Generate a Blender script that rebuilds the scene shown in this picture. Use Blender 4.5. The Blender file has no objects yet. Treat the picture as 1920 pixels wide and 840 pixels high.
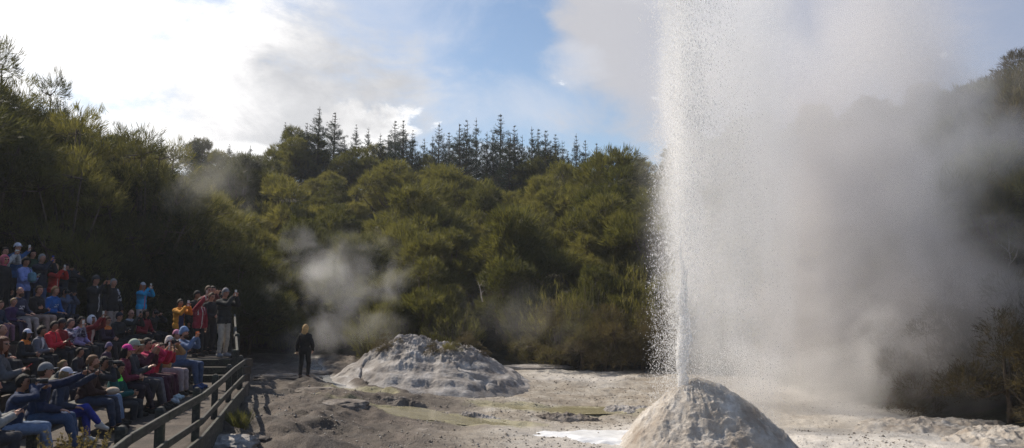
STEAM=True; HAZE=0.0005
import bpy, math, random
import numpy as np
from mathutils import Vector, Matrix

R = math.radians
scene = bpy.context.scene
col = scene.collection
CAMZ = 3.0
F = 1493.3
TH = math.atan(140.0 / F)
rng = np.random.default_rng(7)
random.seed(7)

# ------------------------------------------------------------------ camera
cam_d = bpy.data.cameras.new('camera')
cam = bpy.data.objects.new('camera', cam_d)
col.objects.link(cam)
cam.location = (0, 0, CAMZ)
cam.rotation_euler = (math.pi / 2 + TH, 0, 0)
cam_d.sensor_width = 36
cam_d.lens = 28
cam_d.clip_end = 3000
cam_d.clip_start = 0.1
scene.camera = cam


def ray(px, py):
    u, v = (px - 960) / F, (420 - py) / F
    return Vector((u, math.cos(TH) - v * math.sin(TH), math.sin(TH) + v * math.cos(TH)))


def at(px, py, Y):
    r = ray(px, py)
    return Vector((0, 0, CAMZ)) + r * (Y / r.y)


def at_z(px, py, z):
    r = ray(px, py)
    return Vector((0, 0, CAMZ)) + r * ((z - CAMZ) / r.z)


# ------------------------------------------------------------------ numpy noise
def _hash(ix, iy, iz, seed):
    h = (ix.astype(np.int64) * 374761393 + iy.astype(np.int64) * 668265263 + iz.astype(np.int64) * 2147483647 + seed * 1274126177) & 0xffffffff
    h = ((h ^ (h >> 13)) * 1274126177) & 0xffffffff
    return ((h ^ (h >> 16)) & 0xffffff) / float(0xffffff)


def vnoise(p, seed=0):
    p = np.asarray(p, float)
    if p.shape[-1] == 2:
        p = np.concatenate([p, np.zeros(p.shape[:-1] + (1,))], -1)
    i = np.floor(p).astype(np.int64)
    f = p - i
    f = f * f * f * (f * (f * 6 - 15) + 10)
    r = 0
    for dx in (0, 1):
        for dy in (0, 1):
            for dz in (0, 1):
                w = (f[..., 0] if dx else 1 - f[..., 0]) * (f[..., 1] if dy else 1 - f[..., 1]) * (f[..., 2] if dz else 1 - f[..., 2])
                r = r + w * _hash(i[..., 0] + dx, i[..., 1] + dy, i[..., 2] + dz, seed)
    return r * 2 - 1


def fbm(p, octv=4, seed=0, gain=.5):
    a, s, r = 1.0, 0.0, 0
    p = np.asarray(p, float)
    for k in range(octv):
        r = r + a * vnoise(p * (2.03 ** k) + k * 17.3, seed + k)
        s += a
        a *= gain
    return r / s


def ridged(p, octv=4, seed=0):
    a, s, r = 1.0, 0.0, 0
    for k in range(octv):
        r = r + a * (1 - 2 * np.abs(vnoise(np.asarray(p) * (2.1 ** k) + k * 9.1, seed + k)))
        s += a
        a *= .5
    return r / s


def sstep(a, b, x):
    t = np.clip((x - a) / (b - a), 0, 1)
    return t * t * (3 - 2 * t)


# ------------------------------------------------------------------ objects
def tag(o, label=None, cat=None, group=None, kind=None):
    if label: o['label'] = label
    if cat: o['category'] = cat
    if group: o['group'] = group
    if kind: o['kind'] = kind
    return o


def empty(name, loc, label=None, cat=None, group=None, rz=0.0):
    o = bpy.data.objects.new(name, None)
    o.empty_display_size = .2
    col.objects.link(o)
    o.location = loc
    o.rotation_euler = (0, 0, rz)
    return tag(o, label, cat, group)


def mesh_np(name, V, Fs, mats=None, parent=None, smooth=True, fmat=None, loc=None):
    """V: n x 3, Fs: m x k array (k = 3 or 4) or list of lists"""
    me = bpy.data.meshes.new(name)
    V = np.asarray(V, np.float32)
    if isinstance(Fs, np.ndarray):
        k = Fs.shape[1]
        me.vertices.add(len(V))
        me.vertices.foreach_set('co', V.ravel())
        me.loops.add(Fs.size)
        me.loops.foreach_set('vertex_index', Fs.astype(np.int32).ravel())
        me.polygons.add(len(Fs))
        me.polygons.foreach_set('loop_start', np.arange(0, Fs.size, k, dtype=np.int32))
        me.polygons.foreach_set('loop_total', np.full(len(Fs), k, dtype=np.int32))
    else:
        me.from_pydata([tuple(map(float, v)) for v in V], [], [tuple(int(i) for i in f) for f in Fs])
    me.polygons.foreach_set('use_smooth', np.full(len(me.polygons), bool(smooth)))
    for m in (mats if isinstance(mats, (list, tuple)) else [mats] if mats else []):
        me.materials.append(m)
    if fmat is not None:
        me.polygons.foreach_set('material_index', np.asarray(fmat, np.int32))
    me.update(calc_edges=True)
    me.validate()
    o = bpy.data.objects.new(name, me)
    col.objects.link(o)
    if parent is not None: o.parent = parent
    if loc is not None: o.location = loc
    return o


class MB:
    """collects simple closed shapes, then links them as ONE mesh"""
    def __init__(s):
        s.v, s.f, s.m = [], [], []

    def add(s, V, Fs, mi=0):
        b = len(s.v)
        s.v.extend([tuple(map(float, v)) for v in V])
        for f in Fs:
            s.f.append(tuple(int(i) + b for i in f))
            s.m.append(mi)
        return s

    def box(s, c, size, rot=None, mi=0, bev=0.0):
        hx, hy, hz = size[0] / 2, size[1] / 2, size[2] / 2
        if bev <= 0:
            V = [(x, y, z) for x in (-hx, hx) for y in (-hy, hy) for z in (-hz, hz)]
            Fs = [(0, 1, 3, 2), (4, 6, 7, 5), (0, 4, 5, 1), (2, 3, 7, 6), (0, 2, 6, 4), (1, 5, 7, 3)]
        else:
            b = min(bev, hx * .9, hy * .9, hz * .9)
            V, idx = [], {}
            for sx in (-1, 1):
                for sy in (-1, 1):
                    for sz in (-1, 1):
                        for a in range(3):
                            p = [sx * (hx - b), sy * (hy - b), sz * (hz - b)]
                            p[a] += (sx, sy, sz)[a] * b
                            idx[(sx, sy, sz, a)] = len(V)
                            V.append(tuple(p))
            Fs = []
            q = [(-1, -1), (1, -1), (1, 1), (-1, 1)]
            for a in range(3):
                for sg in (-1, 1):
                    f = []
                    for (u, w) in q:
                        k = [0, 0, 0]; k[a] = sg; k[(a + 1) % 3] = u; k[(a + 2) % 3] = w
                        f.append(idx[(k[0], k[1], k[2], a)])
                    Fs.append(f if sg > 0 else f[::-1])
            for a in range(3):
                b1, c1 = (a + 1) % 3, (a + 2) % 3
                for u in (-1, 1):
                    for w in (-1, 1):
                        k0 = [0, 0, 0]; k1 = [0, 0, 0]
                        k0[a] = -1; k1[a] = 1
                        k0[b1] = k1[b1] = u; k0[c1] = k1[c1] = w
                        f = [idx[(*k0, b1)], idx[(*k1, b1)], idx[(*k1, c1)], idx[(*k0, c1)]]
                        Fs.append(f if u * w > 0 else f[::-1])
            for sx in (-1, 1):
                for sy in (-1, 1):
                    for sz in (-1, 1):
                        f = [idx[(sx, sy, sz, a)] for a in range(3)]
                        Fs.append(f if sx * sy * sz > 0 else f[::-1])
        c = Vector(c)
        V = [((rot @ Vector(v)) if rot is not None else Vector(v)) + c for v in V]
        return s.add(V, Fs, mi)

    def bar(s, a, b, w, h, mi=0, up=(0, 0, 1), bev=0.0):
        a, b = Vector(a), Vector(b)
        d = (b - a)
        L = d.length
        y = d.normalized()
        x = y.cross(Vector(up)).normalized()
        z = x.cross(y)
        rot = Matrix((x, y, z)).transposed()
        return s.box((a + b) / 2, (w, L, h), rot, mi, bev)

    def tube(s, pts, rads, n=6, mi=0):
        pts = [Vector(p) for p in pts]
        V, Fs = [], []
        ref = Vector((.31, .87, .2))
        for i, p in enumerate(pts):
            t = (pts[min(i + 1, len(pts) - 1)] - pts[max(i - 1, 0)]).normalized()
            x = t.cross(ref).normalized()
            y = t.cross(x)
            for k in range(n):
                a = 2 * math.pi * k / n
                V.append(p + (x * math.cos(a) + y * math.sin(a)) * rads[i])
        for i in range(len(pts) - 1):
            for k in range(n):
                k2 = (k + 1) % n
                Fs.append((i * n + k, i * n + k2, (i + 1) * n + k2, (i + 1) * n + k))
        Fs.append(tuple(range(n))[::-1])
        Fs.append(tuple((len(pts) - 1) * n + k for k in range(n)))
        return s.add(V, Fs, mi)

    def build(s, name, mats, parent=None, smooth=False, loc=None):
        return mesh_np(name, s.v, s.f, mats, parent, smooth, s.m, loc)


# ------------------------------------------------------------------ materials
class N:
    def __init__(s, mat):
        mat.use_nodes = True
        s.t = mat.node_tree
        s.t.nodes.clear()

    def n(s, typ, **kw):
        nd = s.t.nodes.new(typ)
        for k, v in kw.items():
            if k in ('inp',):
                for kk, vv in v.items():
                    if hasattr(vv, 'outputs') or hasattr(vv, 'is_linked'):
                        s.l(vv, nd.inputs[kk])
                    else:
                        nd.inputs[kk].default_value = vv
            else:
                setattr(nd, k, v)
        return nd

    def l(s, a, b):
        if hasattr(a, 'outputs'): a = a.outputs[0]
        s.t.links.new(a, b)

    def math(s, op, a, b=None, c=None, clamp=False):
        nd = s.t.nodes.new('ShaderNodeMath')
        nd.operation = op
        nd.use_clamp = clamp
        for i, x in enumerate((a, b, c)):
            if x is None: continue
            if isinstance(x, (int, float)): nd.inputs[i].default_value = x
            else: s.l(x, nd.inputs[i])
        return nd.outputs[0]

    def ramp(s, fac, stops, interp='LINEAR'):
        nd = s.t.nodes.new('ShaderNodeValToRGB')
        nd.color_ramp.interpolation = interp
        els = nd.color_ramp.elements
        while len(els) < len(stops): els.new(.5)
        for e, (p, c) in zip(els, stops):
            e.position = p
            e.color = (*c, 1) if len(c) == 3 else c
        s.l(fac, nd.inputs[0])
        return nd.outputs[0]

    def mix(s, fac, a, b, mode='MIX'):
        nd = s.t.nodes.new('ShaderNodeMix')
        nd.data_type = 'RGBA'
        nd.blend_type = mode
        nd.clamp_factor = True
        for x, k in ((fac, 0), (a, 6), (b, 7)):
            if isinstance(x, (int, float)): nd.inputs[k].default_value = x
            elif isinstance(x, (tuple, list)): nd.inputs[k].default_value = (*x[:3], 1)
            else: s.l(x, nd.inputs[k])
        return nd.outputs[2]

    def noise(s, vec, scale, detail=4, rough=.55, dist=0.0):
        nd = s.t.nodes.new('ShaderNodeTexNoise')
        nd.inputs['Scale'].default_value = scale
        nd.inputs['Detail'].default_value = detail
        nd.inputs['Roughness'].default_value = rough
        nd.inputs['Distortion'].default_value = dist
        if vec is not None: s.l(vec, nd.inputs['Vector'])
        return nd.outputs[0]


def simple(name, c, rough=.7, var=.25, scale=12.0, bump=0.0, bscale=60.0, spec=.4, metal=0.0, sheen=0.0):
    m = bpy.data.materials.new(name)
    g = N(m)
    tc = g.n('ShaderNodeTexCoord')
    p = g.n('ShaderNodeBsdfPrincipled')
    nz = g.noise(tc.outputs['Object'], scale, 4)
    lo = tuple(x * (1 - var) for x in c)
    hi = tuple(min(1, x * (1 + var)) for x in c)
    g.l(g.ramp(nz, [(.3, lo), (.7, hi)]), p.inputs['Base Color'])
    p.inputs['Roughness'].default_value = rough
    p.inputs['Specular IOR Level'].default_value = spec
    p.inputs['Metallic'].default_value = metal
    if sheen: p.inputs['Sheen Weight'].default_value = sheen
    if bump:
        b = g.n('ShaderNodeBump')
        b.inputs['Strength'].default_value = bump
        b.inputs['Distance'].default_value = .02
        g.l(g.noise(tc.outputs['Object'], bscale, 5), b.inputs['Height'])
        g.l(b.outputs[0], p.inputs['Normal'])
    o = g.n('ShaderNodeOutputMaterial')
    g.l(p.outputs[0], o.inputs['Surface'])
    return m


def leaf_mat(name, cols, trans=.45, rough=.6):
    m = bpy.data.materials.new(name)
    g = N(m)
    oi = g.n('ShaderNodeObjectInfo')
    geo = g.n('ShaderNodeNewGeometry')
    nz = g.noise(geo.outputs['Position'], 0.9, 3)
    f = g.math('ADD', g.math('MULTIPLY', oi.outputs['Random'], .55), g.math('MULTIPLY', nz, .6))
    f = g.math('ADD', f, g.math('MULTIPLY', geo.outputs['Random Per Island'], .3))
    f = g.math('SUBTRACT', f, .22)
    c = g.ramp(f, [(i / (len(cols) - 1), cc) for i, cc in enumerate(cols)])
    p = g.n('ShaderNodeBsdfPrincipled')
    g.l(c, p.inputs['Base Color'])
    p.inputs['Roughness'].default_value = rough
    p.inputs['Specular IOR Level'].default_value = .25
    t = g.n('ShaderNodeBsdfTranslucent')
    g.l(g.mix(1.0, c, (1.9, 1.85, 1.05), 'MULTIPLY'), t.inputs['Color'])
    mx = g.n('ShaderNodeMixShader')
    mx.inputs[0].default_value = trans
    g.l(p.outputs[0], mx.inputs[1]); g.l(t.outputs[0], mx.inputs[2])
    o = g.n('ShaderNodeOutputMaterial')
    g.l(mx.outputs[0], o.inputs['Surface'])
    return m


# ------------------------------------------------------------------ sun and sky
SUN_AZ, SUN_EL = -54.0, 44.0      # degrees left of +Y, above the horizon
sv = Vector((math.sin(R(SUN_AZ)) * math.cos(R(SUN_EL)), math.cos(R(SUN_AZ)) * math.cos(R(SUN_EL)), math.sin(R(SUN_EL))))
sl = bpy.data.lights.new('sun', 'SUN')
sl.energy = 4.6
sl.angle = R(.6)
sl.color = (1, .90, .76)
so = bpy.data.objects.new('sun', sl)
so.rotation_euler = sv.to_track_quat('Z', 'Y').to_euler()
so.location = (0, 0, 60)
col.objects.link(so)

world = bpy.data.worlds.new('World')
scene.world = world
g = N(world)
WS = .1
sky = g.n('ShaderNodeTexSky', sky_type='NISHITA', sun_disc=False, sun_elevation=R(SUN_EL), sun_rotation=R(SUN_AZ) % (2 * math.pi),
          air_density=1.0, dust_density=.6, ozone_density=1.3)
tc = g.n('ShaderNodeTexCoord')
D = tc.outputs['Generated']
mp = g.n('ShaderNodeMapping', inp={'Scale': (1, 1, 1.7)})
g.l(D, mp.inputs['Vector'])
nz1 = g.noise(mp.outputs[0], 5.5, 8, .62, .4)
nz2 = g.noise(mp.outputs[0], 2.2, 6, .55, .2)
nz3 = g.noise(mp.outputs[0], 14, 7, .6, .3)


def blob(px, py, r_in, r_out, sx=1.0, sy=1.0):
    """soft disc round the direction of a point of the sky; radii in tangent units"""
    r = ray(px, py).normalized()
    az, el = math.atan2(r.x, r.y), math.asin(r.z)
    m1 = g.n('ShaderNodeMapping', vector_type='TEXTURE')
    m1.inputs['Location'].default_value = r
    m1.inputs['Rotation'].default_value = (0, 0, -az)
    m1.inputs['Scale'].default_value = (sx, 1.0, sy)
    g.l(D, m1.inputs['Vector'])
    ln = g.n('ShaderNodeVectorMath', operation='LENGTH')
    g.l(m1.outputs[0], ln.inputs[0])
    mr = g.n('ShaderNodeMapRange', interpolation_type='SMOOTHSTEP')
    mr.inputs['From Min'].default_value = r_out
    mr.inputs['From Max'].default_value = r_in
    g.l(ln.outputs['Value'], mr.inputs['Value'])
    return mr.outputs[0]


def cloudmask(b, nz, amp, lo, hi):
    v = g.math('ADD', b, g.math('MULTIPLY', g.math('SUBTRACT', nz, .5), amp))
    mr = g.n('ShaderNodeMapRange', interpolation_type='SMOOTHSTEP')
    mr.inputs['From Min'].default_value = lo
    mr.inputs['From Max'].default_value = hi
    g.l(v, mr.inputs['Value'])
    return mr.outputs[0]


c = g.mix(1.0, sky.outputs[0], (SKYT), 'MULTIPLY') if 'SKYT' in globals() else sky.outputs[0]
# thin veil over the whole sky
veil = g.math('MULTIPLY', cloudmask(nz2, nz1, 1.4, .42, .9), .30)
c = g.mix(veil, c, (5.4, 5.9, 6.9))
c = g.mix(g.math('MULTIPLY', cloudmask(blob(620, 60, .0, .36), nz1, 1.8, .2, 1.2), .5), c, (5.9, 6.25, 7.1))
c = g.mix(g.math('MULTIPLY', cloudmask(blob(980, 195, .0, .16, 1.7, .5), nz1, 2.0, .25, 1.2), .6), c, (5.6, 6.0, 6.8))
# cloud and steam to the side of the geyser
c = g.mix(g.math('MULTIPLY', cloudmask(blob(1420, 40, .10, .27, 1.25, 1.1), nz1, 1.8, .25, .85), .95), c, (4.9, 4.85, 5.1))
c = g.mix(g.math('MULTIPLY', cloudmask(blob(1085, 115, .0, .07, 1.1, .8), nz3, 1.8, .3, 1.0), .6), c, (5.6, 5.8, 6.4))
c = g.mix(g.math('MULTIPLY', cloudmask(blob(1680, 60, .1, .4), nz2, 1.6, .2, .9), .7), c, (3.4, 3.7, 4.7))
# small cumulus over the pines
c = g.mix(cloudmask(blob(700, 238, .0, .085, 1.35, .75), nz3, 2.0, .35, .62), c, (12.0, 11.9, 11.8))
c = g.mix(g.math('MULTIPLY', cloudmask(blob(900, 300, .01, .09, 1.8, .5), nz3, 1.8, .35, .9), .8), c, (6.6, 6.9, 7.4))
# grey cloud and the blown white round the sun
c = g.mix(g.math('MULTIPLY', cloudmask(blob(470, 165, .03, .26, 1.2, .62), nz1, 2.0, .2, .85), .95), c, g.ramp(nz3, [(.35, (5.0, 5.0, 5.15)), (.65, (6.6, 6.55, 6.6))]))
c = g.mix(cloudmask(blob(90, 50, .08, .355, 1.1, .8), nz1, 1.9, .28, .95), c, (10.5, 10.3, 10.2))
c = g.mix(cloudmask(blob(350, 285, .02, .10, 2.2, .32), nz3, 1.5, .35, .75), c, (9.0, 8.95, 8.9))
bg = g.n('ShaderNodeBackground')
g.l(c, bg.inputs['Color'])
bg.inputs['Strength'].default_value = WS
wo = g.n('ShaderNodeOutputWorld')
g.l(bg.outputs[0], wo.inputs['Surface'])
world.cycles.sampling_method = 'MANUAL'
world.cycles.sample_map_resolution = 512

vs = scene.view_settings
vs.view_transform = 'Standard'
vs.look = 'None'
vs.exposure = .30
vs.gamma = 1.0
cy = scene.cycles
cy.use_denoising = True
cy.denoiser = 'OPENIMAGEDENOISE'
cy.denoising_prefilter = 'NONE'
cy.max_bounces = 9
cy.diffuse_bounces = 3
cy.glossy_bounces = 2
cy.transmission_bounces = 4
cy.transparent_max_bounces = 8
cy.volume_bounces = 7
cy.use_fast_gi = False
cy.volume_step_rate = 3.0
cy.volume_max_steps = 96
cy.caustics_reflective = False
cy.caustics_refractive = False
cy.sample_clamp_indirect = 6.0

# ------------------------------------------------------------------ terrain
CLEAR = [(-12.5, 4), (-14.5, 12), (-16.0, 20), (-15, 25), (-12.5, 29), (-11.5, 34.0), (-7.6, 34.5), (-4, 31.5), (0, 30.5), (5, 29.5),
         (8.2, 26.5), (10.2, 21), (10.8, 15), (11.5, 5), (11.5, -20), (-12.5, -20)]


def poly_dist(x, y, poly):
    """signed distance: > 0 outside"""
    x = np.asarray(x, float); y = np.asarray(y, float)
    best = np.full(x.shape, 1e9)
    inside = np.zeros(x.shape, bool)
    n = len(poly)
    for i in range(n):
        (x0, y0), (x1, y1) = poly[i], poly[(i + 1) % n]
        dx, dy = x1 - x0, y1 - y0
        t = np.clip(((x - x0) * dx + (y - y0) * dy) / (dx * dx + dy * dy), 0, 1)
        best = np.minimum(best, np.hypot(x - x0 - t * dx, y - y0 - t * dy))
        cond = ((y0 > y) != (y1 > y))
        xi = x0 + (y - y0) / (dy if dy else 1e-9) * dx
        inside ^= cond & (x < xi)
    return np.where(inside, -best, best)


def terrain_base(x, y):
    x = np.asarray(x, float); y = np.asarray(y, float)
    u = sstep(-6, 2, x)
    z = -2.40 + (-2.98 + 2.40) * u + .38 * sstep(18, 30, y) * u
    d = poly_dist(x, y, CLEAR)
    dd = np.maximum(d, 0)
    slope = .305 + .05 * sstep(-9, -18, x) - .05 * sstep(3, 8, x) * sstep(14, 8, x) + .085 * sstep(9, 24, x) + .02 * sstep(-8, -20, x)
    cap = 34 + 0 * x
    h = slope * (dd - np.maximum(dd - cap, 0) * .85)
    h = h * sstep(-4, 10, dd + 2) + .0
    h += sstep(2, 12, dd) * 1.2 * fbm(np.stack([x, y], -1) * .09, 3, 5)
    return z + h + CAMZ


PUD = [  # puddles: px, py, half widths (m) x, y, angle
    (775, 772, 1.75, .55, -.10), (930, 795, 1.1, .30, -.05), (1050, 768, 1.9, .42, .06), (690, 735, .9, .22, -.5)]


def pud_info():
    out = []
    for (px, py, a, b, an) in PUD:
        z = .35
        for _ in range(6):
            p = at_z(px, py, z)
            z = float(terrain_base(np.array([p.x]), np.array([p.y]))[0])
        out.append((p.x, p.y, z, a, b, an))
    return out


PUDS = pud_info()


def pud_mask(x, y, grow=0.0):
    m = np.full(np.shape(x), -9.0)
    for (cx, cy_, z, a, b, an) in PUDS:
        ux = (x - cx) * math.cos(an) + (y - cy_) * math.sin(an)
        uy = -(x - cx) * math.sin(an) + (y - cy_) * math.cos(an)
        q = 1 - np.hypot(ux / (a + grow), uy / (b + grow))
        m = np.maximum(m, q)
    return m + .75 * fbm(np.stack([x, y], -1) * 1.25, 4, 33) + .12 * fbm(np.stack([x, y], -1) * 6, 2, 34)


# a little stream of pale water running past the walking woman
STREAM = [at_z(px, py, z) for (px, py, z) in [(588, 672, .55), (592, 690, .52), (604, 708, .50), (624, 722, .47), (648, 733, .45), (672, 745, .42)]]


def seg_dist(x, y, pts):
    best = np.full(np.shape(x), 1e9)
    for a, b in zip(pts[:-1], pts[1:]):
        dx, dy = b.x - a.x, b.y - a.y
        t = np.clip(((x - a.x) * dx + (y - a.y) * dy) / (dx * dx + dy * dy), 0, 1)
        best = np.minimum(best, np.hypot(x - a.x - t * dx, y - a.y - t * dy))
    return best


def terrain_detail(x, y):
    P2 = np.stack([x, y], -1)
    near = 1 - sstep(0, 3, poly_dist(x, y, CLEAR))
    left = 1 - sstep(-4.5, -1.0, x)
    z = .10 * fbm(P2 * .5, 3, 11)
    z = z + (.05 + .11 * left) * ridged(P2 * .9 * np.array([1, 1.5]), 4, 21)
    # terraced crusts
    t = fbm(P2 * .7, 3, 14) * 3
    z = z + (.02 + .05 * left) * (np.floor(t) + sstep(.55, .95, t - np.floor(t)))
    z = z + .018 * fbm(P2 * 6, 3, 41) + .012 * np.maximum(0, vnoise(P2 * 13, 4)) + .010 * np.maximum(0, vnoise(P2 * 24, 8)) ** 1
    z = z + .035 * left * ridged(P2 * np.array([2.2, 4.2]), 4, 51) + .022 * ridged(P2 * np.array([3.2, 5.5]), 3, 52) * sstep(-.1, .35, fbm(P2 * .35, 2, 53))
    m = pud_mask(x, y)
    z = z * (1 - .85 * sstep(-.25, .1, m)) - .07 * sstep(-.02, .22, m)
    s = seg_dist(x, y, STREAM)
    z = z * (1 - .7 * sstep(.5, .2, s)) - .08 * sstep(.34, .1, s)
    return z * near


def terrain(x, y):
    return terrain_base(x, y) + terrain_detail(x, y)


def tz(x, y):
    return float(terrain(np.array([x]), np.array([y]))[0])


def spaced(pts):
    out = [pts[0][0]]
    for (a, b, st) in pts:
        n = max(1, round((b - a) / st))
        out += list(a + (b - a) * (np.arange(1, n + 1) / n))
    return np.array(out)


xs = spaced([(-900, -100, 80), (-100, -30, 6), (-30, -9, 1.0), (-9, -7, .15), (-7, 11, .075), (11, 14, .3), (14, 60, 2), (60, 140, 8), (140, 900, 80)])
ys = spaced([(-300, -20, 40), (-20, 4, 3), (4, 10, .8), (10, 14, .2), (14, 27, .075), (27, 33, .11), (33, 37, .3), (37, 90, 1.5), (90, 200, 12), (200, 1400, 120)])
X, Y = np.meshgrid(xs, ys, indexing='ij')
Z = terrain(X, Y)
V = np.stack([X, Y, Z], -1).reshape(-1, 3)
nx, ny = X.shape
I = np.arange(nx * ny).reshape(nx, ny)
Q = np.stack([I[:-1, :-1], I[1:, :-1], I[1:, 1:], I[:-1, 1:]], -1).reshape(-1, 4)


def ground_mat():
    m = bpy.data.materials.new('sinter_ground')
    g = N(m)
    geo = g.n('ShaderNodeNewGeometry')
    P = geo.outputs['Position']
    at_ = g.n('ShaderNodeAttribute', attribute_name='zone')
    sep = g.n('ShaderNodeSeparateColor')
    g.l(at_.outputs['Color'], sep.inputs[0])
    brown, yellow, white = sep.outputs[0], sep.outputs[1], sep.outputs[2]
    n1 = g.noise(P, 1.1, 6, .6, .5)
    n2 = g.noise(P, 7, 6, .65)
    n3 = g.noise(P, 42, 4, .6)
    base = g.ramp(n1, [(.32, (.20, .165, .125)), (.5, (.31, .272, .222)), (.68, (.44, .41, .365))])
    base = g.mix(g.math('MULTIPLY', brown, .9), base, g.ramp(n1, [(.34, (.020, .013, .010)), (.52, (.048, .034, .025)), (.64, (.10, .075, .060)), (.78, (.25, .22, .20))]))
    base = g.mix(g.ramp(n2, [(.46, (0, 0, 0)), (.62, (.6, .6, .6))]), base, g.mix(.6, base, (.10, .08, .062)))
    # pebbles
    vo = g.n('ShaderNodeTexVoronoi')
    vo.inputs['Scale'].default_value = 22
    g.l(P, vo.inputs['Vector'])
    peb = g.math('MULTIPLY', g.ramp(vo.outputs['Distance'], [(.18, (1, 1, 1)), (.34, (0, 0, 0))]), g.ramp(n1, [(.42, (0, 0, 0)), (.58, (1, 1, 1))]))
    pc = g.ramp(vo.outputs['Color'], [(.2, (.05, .042, .038)), (.8, (.28, .25, .22))])
    base = g.mix(g.math('MULTIPLY', peb, .5), base, pc)
    base = g.mix(g.math('MULTIPLY', white, g.ramp(n2, [(.3, (.55, .55, .55)), (.6, (1, 1, 1))])), base, g.ramp(n3, [(.3, (.46, .43, .395)), (.7, (.62, .60, .57))]))
    base = g.mix(g.math('MULTIPLY', yellow, .6), base, g.ramp(n2, [(.35, (.20, .185, .09)), (.65, (.36, .34, .19))]))
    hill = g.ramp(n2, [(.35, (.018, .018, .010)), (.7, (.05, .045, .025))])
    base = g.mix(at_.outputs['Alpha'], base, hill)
    p = g.n('ShaderNodeBsdfPrincipled')
    g.l(base, p.inputs['Base Color'])
    g.l(g.ramp(n1, [(.35, (.62, .62, .62)), (.65, (.92, .92, .92))]), p.inputs['Roughness'])
    p.inputs['Specular IOR Level'].default_value = .35
    b = g.n('ShaderNodeBump')
    b.inputs['Strength'].default_value = .9
    b.inputs['Distance'].default_value = .035
    h = g.math('ADD', g.math('MULTIPLY', n2, 1.2), g.math('ADD', g.math('MULTIPLY', n3, .5), g.math('MULTIPLY', peb, .5)))
    g.l(h, b.inputs['Height'])
    g.l(b.outputs[0], p.inputs['Normal'])
    o = g.n('ShaderNodeOutputMaterial')
    g.l(p.outputs[0], o.inputs['Surface'])
    return m


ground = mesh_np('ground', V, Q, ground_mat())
tag(ground, 'pale grey and brown crusted geothermal ground of the clearing', 'ground', kind='structure')
xf, yf = V[:, 0], V[:, 1]
br = sstep(.2, -3.0, xf + .8 * fbm(V[:, :2] * .6, 3, 3)) * (1 - .0 * yf)
br = np.maximum(br, .0)
ye = sstep(-.35, .05, pud_mask(xf, yf, .15)) * .9
wh = np.maximum(sstep(-1.0, 2.5, xf + 1.5 * fbm(V[:, :2] * .5, 3, 6)) * sstep(20, 17.5, yf), sstep(3.2, 1.6, np.hypot(xf - 3.8, (yf - 16.6) * .8)))
wh = np.maximum(wh, sstep(7.2, 9.0, xf) * .9)
wh = np.maximum(wh, sstep(.35, .12, seg_dist(xf, yf, STREAM)))
wh = np.maximum(wh, .75 * sstep(0, 1.2, xf + .8 * fbm(V[:, :2] * .8, 3, 9)) * sstep(24.5, 27, yf + fbm(V[:, :2] * .7, 3, 2)) * sstep(4.5, 3, xf))
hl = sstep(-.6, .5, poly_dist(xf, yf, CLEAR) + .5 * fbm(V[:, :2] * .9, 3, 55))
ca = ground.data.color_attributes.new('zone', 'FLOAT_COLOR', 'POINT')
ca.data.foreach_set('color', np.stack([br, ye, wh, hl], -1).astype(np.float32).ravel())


# ---- water in the puddles and the stream
def water_mat(name, c, rough=.12):
    m = bpy.data.materials.new(name)
    g = N(m)
    geo = g.n('ShaderNodeNewGeometry')
    n = g.noise(geo.outputs['Position'], 3, 4)
    p = g.n('ShaderNodeBsdfPrincipled')
    g.l(g.ramp(n, [(.3, tuple(x * .7 for x in c)), (.7, c)]), p.inputs['Base Color'])
    p.inputs['Roughness'].default_value = rough
    b = g.n('ShaderNodeBump')
    b.inputs['Strength'].default_value = .15
    b.inputs['Distance'].default_value = .02
    g.l(g.noise(geo.outputs['Position'], 14, 3), b.inputs['Height'])
    g.l(b.outputs[0], p.inputs['Normal'])
    o = g.n('ShaderNodeOutputMaterial')
    g.l(p.outputs[0], o.inputs['Surface'])
    return m


wm = water_mat('sulphur_water', (.30, .27, .17), .12)
for i, (cx, cy_, z, a, b, an) in enumerate(PUDS):
    n = 70
    gx, gy = np.meshgrid(np.linspace(-a * 1.7, a * 1.7, n), np.linspace(-b * 2.4, b * 2.4, n), indexing='ij')
    x = cx + gx * math.cos(an) - gy * math.sin(an)
    y = cy_ + gx * math.sin(an) + gy * math.cos(an)
    zz = terrain_base(x, y) - .022
    I = np.arange(n * n).reshape(n, n)
    q = np.stack([I[:-1, :-1], I[1:, :-1], I[1:, 1:], I[:-1, 1:]], -1).reshape(-1, 4)
    keep = ((pud_mask(x, y) > -.3).reshape(-1)[q].any(1)) & (np.hypot(gx / (a * 1.7), gy / (b * 2.4)).reshape(-1)[q].max(1) < 1.0)
    o = mesh_np('water', np.stack([x, y, zz], -1).reshape(-1, 3), q[keep], wm)
    tag(o, 'shallow yellow green sulphur water on the clearing floor', 'puddle', 'shallow sulphur puddles', 'structure')
sp, sn = [], []
for k in range(len(STREAM) - 1):
    for t in np.linspace(0, 1, 8, endpoint=(k == len(STREAM) - 2)):
        sp.append(STREAM[k].lerp(STREAM[k + 1], t))
V2, F2 = [], []
for k, p in enumerate(sp):
    t = (sp[min(k + 1, len(sp) - 1)] - sp[max(k - 1, 0)]).normalized()
    nn = Vector((-t.y, t.x, 0))
    w = .17 + .06 * math.sin(k * .9)
    for s_ in (-1, 1):
        q = p + nn * w * s_
        V2.append((q.x, q.y, float(terrain_base(np.array([q.x]), np.array([q.y]))[0]) - .025))
    if k: F2.append((2 * k - 2, 2 * k - 1, 2 * k + 1, 2 * k))
o = mesh_np('stream', V2, F2, water_mat('pale_water', (.55, .55, .53), .08))
tag(o, 'narrow pale stream trickling past the walking woman', 'stream', kind='structure')


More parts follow.
